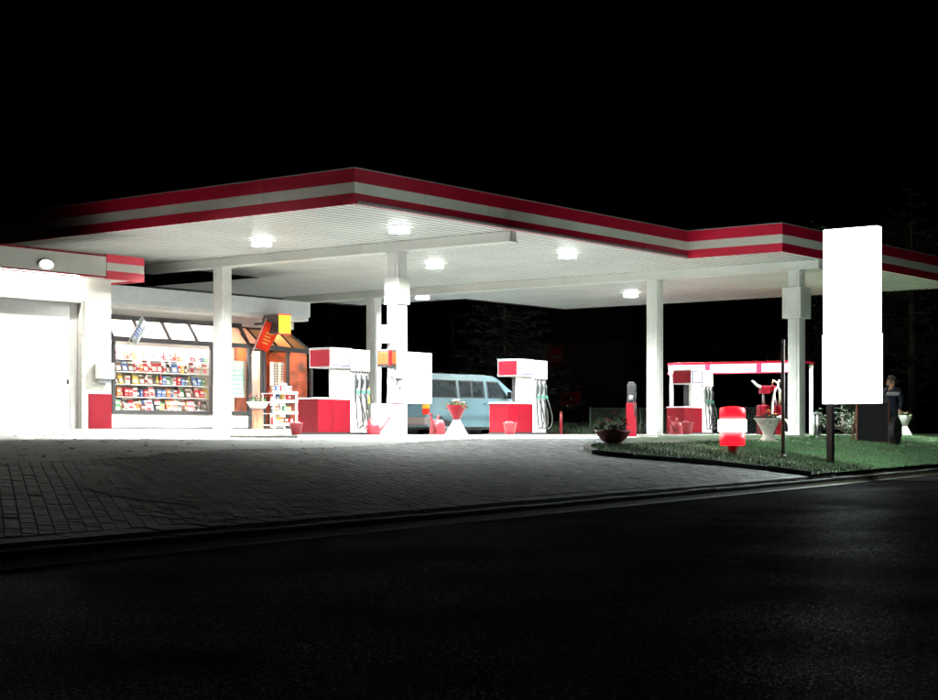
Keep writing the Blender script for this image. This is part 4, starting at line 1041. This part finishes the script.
g = MB(); g.tube([(-0.22, -0.05, 1.44), (-0.42, -0.08, 1.52), (-0.58, -0.1, 1.66)], [0.05, 0.045, 0.03], 10); g.build('nozzle', HOSE, t)
g = MB(); g.tube([(0.06, 0, 1.5), (0.1, 0, 1.68), (0.22, 0, 1.6), (0.3, 0, 1.68)], 0.035, 8); g.tube([(0.24, 0, 1.6), (0.30, 0, 1.2), (0.27, 0, 0.9)], 0.025, 8); g.build('pipe', mat('pipe_cream', (0.5, 0.45, 0.28), 0.5), t)
# water and air stand between the column and the sign
q = on(817.5, 40.5)
t = thing('air_water_stand', 'small white air and water stand with a black hose by the column', 'tap', q, ROT)
g = MB(); g.tube([(0, 0, 0), (0, 0, 0.70)], 0.03, 10); g.tube([(-0.22, 0, 0.68), (0.2, 0, 0.68)], 0.03, 8); g.tube([(-0.18, 0, 0.68), (-0.18, 0, 0.2)], 0.02, 8); g.build('stand', WHITE, t)
MB().box(-0.10, 0.02, -0.08, 0.0, 0.40, 0.62).build('gauge_box', WHITE, t, bevel=0.015)
g = MB(); g.tube([(0.06+0.11*math.cos(k*0.5), -0.06+0.004*k, 0.26+0.17*math.sin(k*0.5)) for k in range(40)], 0.016, 7); g.build('hose', RUBBER, t)

# ------------------------------------------------------------------ chain link fence behind
fA, fB = ray(590, 63), ray(800, 60)
fl_ = fB-fA; FL_ = fl_.length; frz = math.atan2(fl_.y, fl_.x)
fz = zg(fA.x, fA.y)
fence = thing('chain_link_fence', 'grey chain link fence behind the shelter and far pump', 'fence', Vector((fA.x, fA.y, fz)), frz)
FHT = 1.05
FM = mat('fence_wire', (0.10, 0.13, 0.11), 0.6, 0.2)
npost = 5
for i in range(npost):
    g = MB(); x = FL_*i/(npost-1); g.tube([(x, 0.03, -0.2), (x, 0.03, FHT+0.05)], 0.025, 8); g.build('fence_post', FM, fence)
g = MB(); st_ = 0.11; k = -FHT
while k < FL_:
    x0, x1 = max(k, 0), min(k+FHT, FL_)
    g.bar((x0, 0, x0-k), (x1, 0, x1-k), 0.009, 0.009)
    g.bar((x0, 0.006, FHT-(x0-k)), (x1, 0.006, FHT-(x1-k)), 0.009, 0.009); k += st_
tag(g.build('wire_mesh', FM, fence), kind='stuff')
g = MB(); g.tube([(0, 0, FHT), (FL_, 0, FHT)], 0.012, 6); g.build('top_wire', FM, fence)

# ------------------------------------------------------------------ things on the verge
def verge_z(p): return zg(p.x, p.y)+0.07
# pylon sign
sp = G(829.5, 466.5)
sd = sp.y
sgn = thing('pylon_sign', 'tall glowing white pylon sign on black posts standing in the grass', 'sign', Vector((sp.x, sp.y, verge_z(sp))), ROT+R(0))
# local y = A direction (towards the left in the picture), x = B direction
mpp = sd/F
zb_ = EYE + (HY-404)/F*sd - verge_z(sp); zt_ = EYE + (HY-230)/F*sd - verge_z(sp)
ratepx = (BY + (850-HX)/F*BX)*F/sd
SW = 53.5/ratepx
y1 = 0.08; y0 = y1-SW
zm = zb_ + (zt_-zb_)*0.40
SG = glow('sign_glow', (0.86, 1.0, 0.94), SIGN_L)
EDGE_GLOW = glow('sign_edge_glow', (1.0, 0.97, 0.93), 1.1)  # casing given a glow of its own so its edge reads white
for (z0, z1, e) in ((zb_, zm-0.006, 0.02), (zm+0.006, zt_, 0.0)):
    MB().box(-0.10, 0.10, y0-e, y1+e, z0, z1).build('casing', EDGE_GLOW, sgn, bevel=0.01)
    for x in (-0.112, 0.101): MB().box(x, x+0.011, y0-e+0.015, y1+e-0.015, z0+0.015, z1-0.015).build('lit_face', SG, sgn)
for y in (y1-0.10,): MB().box(-0.055, 0.055, y-0.06, y+0.06, -0.3, zb_).build('post', BLACK, sgn, bevel=0.008)
# bollard light
bp_ = G(732.5, 457.5)
t = thing('bollard_light', 'red round bollard lamp with a glowing white band in the grass', 'lamp', Vector((bp_.x, bp_.y, verge_z(bp_))), 0)
u = bp_.y/F
RPL = glow('red_translucent', (1.0, 0.008, 0.02), 1.25, (0.5, 0.01, 0.02))
g = MB(); g.lathe([(5.0*u, -0.1), (4.6*u, 8.5*u)], seg=20); g.build('stem', mat('stem_brown', (0.05, 0.02, 0.018), 0.7), t)
g = MB(); g.lathe([(11.0*u, 8*u), (12.5*u, 8.6*u), (12.5*u, 21.5*u)], seg=32); g.build('lower_shell', RPL, t)
g = MB(); g.lathe([(13.2*u, 21.6*u), (14.2*u, 22.2*u), (14.2*u, 33.5*u), (13.2*u, 34*u)], seg=32); g.build('lit_band', glow('bollard_white', (1.0, 0.93, 0.90), 6.0), t)
g = MB(); g.lathe([(12.8*u, 34.1*u), (12.8*u, 44*u), (11.5*u, 46.2*u), (3*u, 47.4*u)], seg=32); g.build('cap', RPL, t)
# thin dark post
tp = G(783, 461.5)
t = thing('sign_post', 'thin dark weathered bare post standing in the grass near the bollard lamp', 'post', Vector((tp.x, tp.y, verge_z(tp))), 0)
u = tp.y/F; Ht = 118*u
g = MB(); g.tube([(0, 0, -0.2), (0, 0, Ht)], 0.036, 12); g.build('shaft', mat('rust_dark', (0.035, 0.022, 0.016), 0.7, var=0.4, scale=10), t)
g = MB(); g.lathe([(0.09, -0.02), (0.08, 0.04), (0.04, 0.07)], seg=14); g.build('collar', BLACK, t)
# advertising board, tyre, kneeling person
bq = G(873, 445.5); bd = bq.y; u = bd/F
bz = verge_z(bq)
t = thing('sandwich_board', 'dark board in a red brown wooden frame standing on the grass', 'board', Vector((bq.x, bq.y, bz)), R(6))
bw, bh = 34*u, 41.5*u
g = MB(); g.box(-bw/2+0.03, bw/2-0.03, 0.0, 0.04, 0.02, bh-0.03); g.build('panel', mat('chalkboard', (0.016, 0.016, 0.017), 0.6, var=0.4, scale=4), t)
WOOD = mat('frame_wood', (0.16, 0.045, 0.025), 0.6, var=0.3, scale=20)
for x in (-bw/2, bw/2-0.032): MB().box(x, x+0.032, -0.012, 0.052, -0.03, bh).build('frame_side', WOOD, t, bevel=0.004)
for z in (0.0, bh-0.034): MB().box(-bw/2+0.033, bw/2-0.033, -0.010, 0.050, z, z+0.032).build('frame_rail', WOOD, t, bevel=0.004)
g = MB(); g.prism([(-bw/2+0.04, 0.05, bh-0.04), (-bw/2+0.08, 0.05, bh-0.04), (-bw/2+0.08, 0.50, -0.02), (-bw/2+0.04, 0.50, -0.02)], (0, 0.03, 0)); g.prism([(bw/2-0.08, 0.05, bh-0.04), (bw/2-0.04, 0.05, bh-0.04), (bw/2-0.04, 0.50, -0.02), (bw/2-0.08, 0.50, -0.02)], (0, 0.03, 0)); g.build('strut', WOOD, t)
tq = G(895, 448.0); tr = 0.5*28.5*tq.y/F
t = thing('car_tyre', 'car tyre standing upright against the dark framed board', 'tyre', Vector((tq.x, tq.y, verge_z(tq)-0.01)), R(60))
g = MB(); g.lathe([(tr*0.60, -0.085), (tr*0.86, -0.095), (tr*0.985, -0.07), (tr, -0.03), (tr, 0.03), (tr*0.985, 0.07), (tr*0.86, 0.095), (tr*0.60, 0.085), (tr*0.60, -0.085)], c=(0, 0, tr), seg=40, axis='y', cap=False); g.build('carcass', RUBBER, t)
for k in range(36):
    q_ = 2*math.pi*k/36; p0 = (tr*1.0*math.cos(q_), -0.07, tr+tr*1.0*math.sin(q_)); p1 = (tr*math.cos(q_+0.08), 0.07, tr+tr*math.sin(q_+0.08))
    g = MB(); g.bar(p0, p1, 0.026, 0.012, up=(math.cos(q_), 0, math.sin(q_))); g.build('tread_block', RUBBER, t)
g = MB(); g.lathe([(tr*0.60, -0.05), (tr*0.55, -0.02), (tr*0.2, -0.03), (0.02, -0.03)], c=(0, 0, tr), seg=28, axis='y'); g.build('wheel_disc', mat('dark_steel', (0.06, 0.06, 0.06), 0.4, 0.6), t)

# person
def skin_mesh(name, verts, edges, radii, root=0, levels=2):
    me = bpy.data.meshes.new(name); me.from_pydata(verts, edges, []); o = bpy.data.objects.new(name, me); COL.objects.link(o)
    m = o.modifiers.new('skin', 'SKIN'); m.use_smooth_shade = True
    sv = me.skin_vertices[0].data
    for i, r in enumerate(radii): sv[i].radius = (r, r) if not isinstance(r, tuple) else r; sv[i].use_root = (i == root)
    s = o.modifiers.new('sub', 'SUBSURF'); s.levels = levels; s.render_levels = levels
    dg = bpy.context.evaluated_depsgraph_get(); ev = o.evaluated_get(dg); nm = bpy.data.meshes.new_from_object(ev)
    bpy.data.objects.remove(o); nm.name = name
    return nm
pq = ray(890.5, bd+0.42); pq.z = zg(pq.x, pq.y)+0.07
person = thing('person', 'person in dark cap and navy jacket leaning on the framed board, hand at cheek', 'person', pq, R(0))
Hh = (448-378.5)/F*bd      # standing height
k = Hh/1.71
V, E_, RR = [], [], []
def vx(p, r, link_to=None):
    V.append(tuple(c*k for c in p)); RR.append(r*k if not isinstance(r, tuple) else (r[0]*k, r[1]*k)); i = len(V)-1
    if link_to is not None: E_.append((link_to, i))
    return i
pel = vx((0.02, 0.06, 0.90), 0.150); spn = vx((0.01, 0.02, 1.05), 0.135, pel); cht = vx((0, -0.05, 1.22), 0.160, spn); upc = vx((0, -0.10, 1.34), 0.130, cht); nk = vx((0, -0.12, 1.43), 0.055, upc)
hd0 = vx((0.0, -0.145, 1.50), 0.072, nk); hd1 = vx((-0.005, -0.15, 1.565), 0.088, hd0); hd2 = vx((-0.005, -0.14, 1.635), 0.068, hd1)
# arms: the one at picture left props the cheek with the elbow on the board, the other reaches down to the tyre
shl = vx((-0.18, -0.10, 1.335), 0.072, upc); ell = vx((-0.31, -0.34, 1.13), 0.052, shl); wrl = vx((-0.15, -0.29, 1.40), 0.034, ell); hnl = vx((-0.115, -0.25, 1.475), 0.040, wrl)
shr = vx((0.18, -0.10, 1.335), 0.072, upc); elr = vx((0.22, -0.20, 1.05), 0.052, shr); wrr = vx((0.13, -0.40, 0.86), 0.034, elr); hnr = vx((0.10, -0.46, 0.80), 0.038, wrr)
for sx in (-1, 1):
    hp = vx((0.02+0.095*sx, 0.06, 0.84), 0.115, pel); kn = vx((0.10*sx, 0.06, 0.46), 0.072, hp); an = vx((0.10*sx, 0.10, 0.09), 0.045, kn); ft = vx((0.11*sx, -0.08, 0.04), 0.038, an)
# fingers
for hn, dr_ in ((hnl, Vector((0.05, 0.02, 0.9))), (hnr, Vector((-0.1, -0.7, -0.5)))):
    h = Vector(V[hn])/k; dr_.normalize(); side = dr_.cross(Vector((0.2, 1, 0.1))).normalized()
    for fi, (o_, l_) in enumerate(((-0.03, 0.075), (-0.01, 0.085), (0.01, 0.08), (0.03, 0.065))):
        f1 = vx(h + side*o_ + dr_*0.04, 0.0095, hn); f2 = vx(h + side*o_*1.1 + dr_*(0.04+l_*0.6) + Vector((0, 0.012, 0)), 0.009, f1); vx(h + side*o_*1.1 + dr_*(0.04+l_) + Vector((0, 0.035, 0)), 0.008, f2)
    th = vx(h + side*0.045 + dr_*0.0, 0.011, hn); vx(h + side*0.065 + dr_*0.04, 0.009, th)
bm_ = skin_mesh('body', V, E_, RR, pel)
bm_.materials.append(NAVY); bm_.materials.append(SKIN)
hv = [Vector(V[hnl]), Vector(V[hnr])]
for p in bm_.polygons:
    c = p.center; p.use_smooth = True
    skin_ = c.z > 1.435*k and abs(c.x) < 0.10*k or any((c-h).length < 0.055*k or ((c-h).length < 0.16*k and (c-w).length > (h-w).length) for h, w in zip(hv, (Vector(V[wrl]), Vector(V[wrr]))))
    p.material_index = 1 if skin_ else 0
link('body', bm_, person)
g = MB(); g.lathe([(0.100*k, 1.585*k), (0.105*k, 1.610*k), (0.098*k, 1.670*k), (0.06*k, 1.702*k), (0.01*k, 1.708*k)], c=(-0.005*k, -0.142*k, 0), seg=20)
g.prism([(-0.085*k, -0.21*k, 1.600*k), (0.075*k, -0.21*k, 1.600*k), (0.055*k, -0.31*k, 1.588*k), (-0.065*k, -0.31*k, 1.588*k)], (0, 0, 0.012*k)); g.build('cap', mat('cap_cloth', (0.06, 0.05, 0.035), 0.9), person)
g = MB(); g.lathe([(0.093*k, 1.510*k), (0.099*k, 1.550*k), (0.100*k, 1.586*k)], c=(-0.005*k, -0.122*k, 0), seg=20, cap=False); g.build('hair', mat('hair_dark', (0.03, 0.02, 0.012), 0.7), person)
g = MB(); g.lathe([(0.014*k, 0), (0.008*k, 0.03*k)], c=(-0.005*k, -0.238*k, 1.535*k), seg=8); g.build('nose', SKIN, person)
for sx in (-0.035, 0.027):
    g = MB(); g.lathe([(0.002*k, -0.009*k), (0.010*k, 0), (0.002*k, 0.009*k)], c=(sx*k, -0.230*k, 1.565*k), seg=8); g.build('eye', BLACK, person)
MB().box(-0.03*k, 0.022*k, -0.226*k, -0.215*k, 1.493*k, 1.501*k).build('mouth', mat('lip', (0.35, 0.10, 0.09), 0.5), person)
for sx in (-1, 1):
    g = MB(); g.lathe([(0.004*k, -0.022*k), (0.016*k, 0), (0.004*k, 0.022*k)], c=(-0.005*k+sx*0.09*k, -0.14*k, 1.555*k), seg=10); g.build('ear', SKIN, person)
g = MB(); sg = 24; pr_ = []
vs2 = []
for i in range(sg+1):
    q_ = math.pi + math.pi*i/sg
    for z in (1.20, 1.29): vs2.append((0.225*k*math.cos(q_), (-0.07+0.19*math.sin(q_))*k, z*k))
g.add(vs2, [(2*i, 2*i+2, 2*i+3, 2*i+1) for i in range(sg)], 0, True); o = g.build('jacket_stripe', PALE, person); so = o.modifiers.new('solid', 'SOLIDIFY'); so.thickness = 0.01

# ------------------------------------------------------------------ trees and shrubs behind
def conifer(p, h, r, label, rn, m=NEEDLE, n=46):
    t = thing('conifer_tree', label, 'tree', p, rn.uniform(0, 6))
    tk = MB(); tk.tube([(0, 0, -0.2), (0.03, 0, h*0.5), (0, 0.02, h)], [0.16*h/9, 0.10*h/9, 0.015], 9)
    cr = MB()
    for i in range(n):
        f = 0.10+0.88*(i/n); z = h*f; L_ = r*(1-f)**0.75*rn.uniform(0.75, 1.2)+0.15; q = i*2.4+rn.gauss(0, 0.2)
        d = Vector((math.cos(q), math.sin(q), 0)); e = Vector((0, 0, z)) + d*L_ + Vector((0, 0, 0.10*L_+rn.gauss(0, 0.08)))
        tk.tube([(0, 0, z), Vector((0, 0, z))+d*L_*0.5+Vector((0, 0, -0.05*L_)), e], [0.035, 0.02, 0.006], 5)
        mtw = int(16+L_*44)
        for j in range(mtw):
            u = rn.uniform(0.15, 1.0); c = Vector((0, 0, z)).lerp(e, u); sd_ = d.cross(Vector((0, 0, 1)))*rn.choice((-1, 1))
            w = (sd_*rn.uniform(0.3, 1) + d*rn.uniform(0.3, 1) + Vector((0, 0, rn.gauss(0, 0.35)))).normalized(); ll = rn.uniform(0.16, 0.38)*(0.5+0.5*L_/r)
            nrm = Vector((rn.gauss(0, 0.5), rn.gauss(0, 0.5), 1)).cross(w).normalized()*ll*0.16
            cr.add([c, c+w*ll*0.45+nrm, c+w*ll, c+w*ll*0.45-nrm], [(0, 1, 2, 3)])
    tk.build('trunk', BARK, t); cr.build('crown', m, t); return t
def broadleaf(p, h, r, label, rn, m=LEAFD, n=2600, name='broadleaf_tree', cat='tree'):
    t = thing(name, label, cat, p, rn.uniform(0, 6))
    tk = MB(); hb = h*0.35; tk.tube([(0, 0, -0.2), (0.05, 0.02, hb), (0, 0, h*0.75)], [0.035*h, 0.026*h, 0.01*h], 9)
    lobes = []
    for i in range(14):
        q = rn.uniform(0, 6.28); rr = r*rn.uniform(0.2, 0.85); z = h*rn.uniform(0.38, 0.92); c = Vector((rr*math.cos(q), rr*math.sin(q), z)); lobes.append((c, r*rn.uniform(0.25, 0.5)))
        tk.tube([(0, 0, hb*rn.uniform(0.7, 1.3)), c*0.5+Vector((0, 0, hb*0.4)), c], [0.012*h, 0.008*h, 0.003*h], 6)
    cr = MB()
    for i in range(n):
        c, lr = rn.choice(lobes); v = Vector((rn.gauss(0, 1), rn.gauss(0, 1), rn.gauss(0, 0.8))).normalized()*lr*rn.uniform(0.4, 1.08)
        p0 = c+v; w = Vector((rn.gauss(0, 1), rn.gauss(0, 1), rn.gauss(0, 0.6))).normalized(); e = w.cross(Vector((rn.gauss(0, 1), rn.gauss(0, 1), rn.gauss(0, 1)))).normalized(); s = rn.uniform(0.04, 0.085)*(h/6)**0.5
        cr.add([p0-w*s, p0+e*s*0.55, p0+w*s, p0-e*s*0.55], [(0, 1, 2, 3)])
    tk.build('trunk', BARK, t); cr.build('crown', m, t); return t
rt = random.Random(9)
def bgp(px, d): p = ray(px, d); p.z = zg(p.x, p.y)-0.05; return p
conifer(bgp(505, 67), 8.4, 2.9, 'grey green conifer standing just behind the canopy beyond the van', rt, NEEDLE, 120)
conifer(bgp(452, 82), 10.0, 2.6, 'dark tall conifer behind the van roof', rt, LEAFD)
conifer(bgp(548, 96), 9.0, 2.8, 'dark conifer behind the pump that stands before the van', rt, LEAFD)
broadleaf(bgp(330, 95), 8, 2.6, 'dark leafy tree beyond the corner of the shop porch', rt)
broadleaf(bgp(600, 98), 9, 2.8, 'dark leafy tree behind the oil dispenser', rt)
broadleaf(bgp(700, 98), 8, 2.5, 'dark leafy tree behind the red lit shelter', rt)
broadleaf(bgp(770, 100), 9, 2.6, 'dark leafy tree behind the vacuum machine', rt)
broadleaf(bgp(850, 74), 10.5, 3.4, 'leafy tree directly behind the pylon sign', rt, n=9000)
conifer(bgp(912, 70), 11, 2.8, 'tall conifer beyond the right end of the canopy', rt, LEAFD)
broadleaf(bgp(965, 72), 9.5, 3.2, 'leafy tree at the far end of the verge', rt, n=8000)
for px, d, h, r, lab in ((600, 57, 0.55, 0.8, 'low bush at the forecourt edge behind the oil dispenser'), (640, 58, 0.7, 0.7, 'bush beside the fence behind the canopy column'), (556, 58, 0.5, 0.7, 'low bush behind the red marker post'), (580, 58, 0.4, 0.6, 'small low bush between two others at the forecourt edge'),
                        (870, 46, 1.0, 0.8, 'bush behind the dark framed board'), (842, 47, 0.9, 0.8, 'bush below the glowing pylon sign')):
    broadleaf(bgp(px, d), h, r, lab, rt, LEAFD, 900, 'bush', 'bush')

# distant house with a dim red lit window
hp = bgp(556, 92)
house = thing('house', 'distant dark house with dim red curtained windows among the trees', 'house', hp, R(-20))
BR = mat('dark_brick', (0.10, 0.05, 0.04), 0.9, var=0.3, scale=3)
g = MB(); g.box(-4, 4, 0, 7, -0.5, 5.2); g.build('wall', BR, house)
g = MB(); g.prism([(-4.3, -0.3, 5.2), (-4.3, 7.3, 5.2), (-4.3, 3.5, 8.2)], (8.6, 0, 0)); g.build('roof', mat('roof_tile', (0.07, 0.03, 0.025), 0.9, var=0.3), house)
DW = glow('dim_red_window', (0.6, 0.02, 0.04), 0.007, (0.05, 0.01, 0.01))
for x, z0, w, h in ((-0.5, 4.0, 0.9, 1.0), (0.1, 1.6, 1.4, 0.9)):
    o = MB().box(x, x+w, -0.03, 0.0, z0, z0+h).build('window', DARK, house); MB().box(x+0.06, x+w-0.06, -0.045, -0.031, z0+0.06, z0+h-0.06).build('pane', DW, o)


# ------------------------------------------------------------------ fallen leaves on the apron
rl = random.Random(31); lm = MB()
for i in range(420):
    px, py = rl.uniform(0, 330), rl.uniform(433.5, 463)
    if i > 260: px, py = rl.uniform(560, 800), rl.uniform(433.5, 440)
    p = G(px, py); s_, t_ = st(p.x, p.y)
    if inside(p.x, p.y, outline): continue
    q = rl.uniform(0, 6.28); d = Vector((math.cos(q), math.sin(q), 0.1)); e = Vector((-math.sin(q), math.cos(q), rl.uniform(-0.3, 0.3))); z = Vector((0, 0, 0.034))
    w = rl.uniform(0.025, 0.05); lm.add([p+z-d*w, p+z+e*w*0.6, p+z+d*w, p+z-e*w*0.6], [(0, 1, 2, 3)])
tag(lm.build('fallen_leaves', mat('dry_leaf', (0.30, 0.20, 0.05), 0.8, var=0.5, scale=4)), 'dry yellow leaves scattered over the pale forecourt', 'leaves', kind='stuff')

# ------------------------------------------------------------------ tyre marks on the paving
TM = mat('tyre_rubber_mark', (0.022, 0.022, 0.022), 0.8)
base_px = [(340, 504), (250, 504), (190, 508), (150, 504), (118, 499), (97, 494), (88, 490), (84, 486), (86, 481), (93, 477), (108, 474)]
for k_, (sx_, lab_) in enumerate(((0.0, 'outermost dark curved tyre mark on the block paving'), (4.5, 'middle dark curved tyre mark on the block paving'), (8.5, 'innermost dark curved tyre mark on the block paving'))):
    pts = [G(px+sx_, 487+(py-487)*(1-0.09*k_)) for px, py in base_px[0 if k_ == 0 else 3:]]
    dense = []
    for a, b in zip(pts[:-1], pts[1:]): dense += [a.lerp(b, i/12) for i in range(12)]
    vs = []
    for i, p in enumerate(dense):
        d = dense[min(i+1, len(dense)-1)]-dense[max(i-1, 0)]; d.z = 0; d.normalize(); w_ = 0.05+0.015*math.sin(i*0.37)
        for q in (-1, 1):
            v = p + Vector((-d.y, d.x, 0))*w_*q; vs.append((v.x, v.y, zg(v.x, v.y)+0.0385))
    g = MB(); g.add(vs, [(2*i, 2*i+1, 2*i+3, 2*i+2) for i in range(len(dense)-1)], 0, True)
    tag(g.build('tyre_mark', TM), lab_, 'tyre mark', 'tyre marks on the paving')
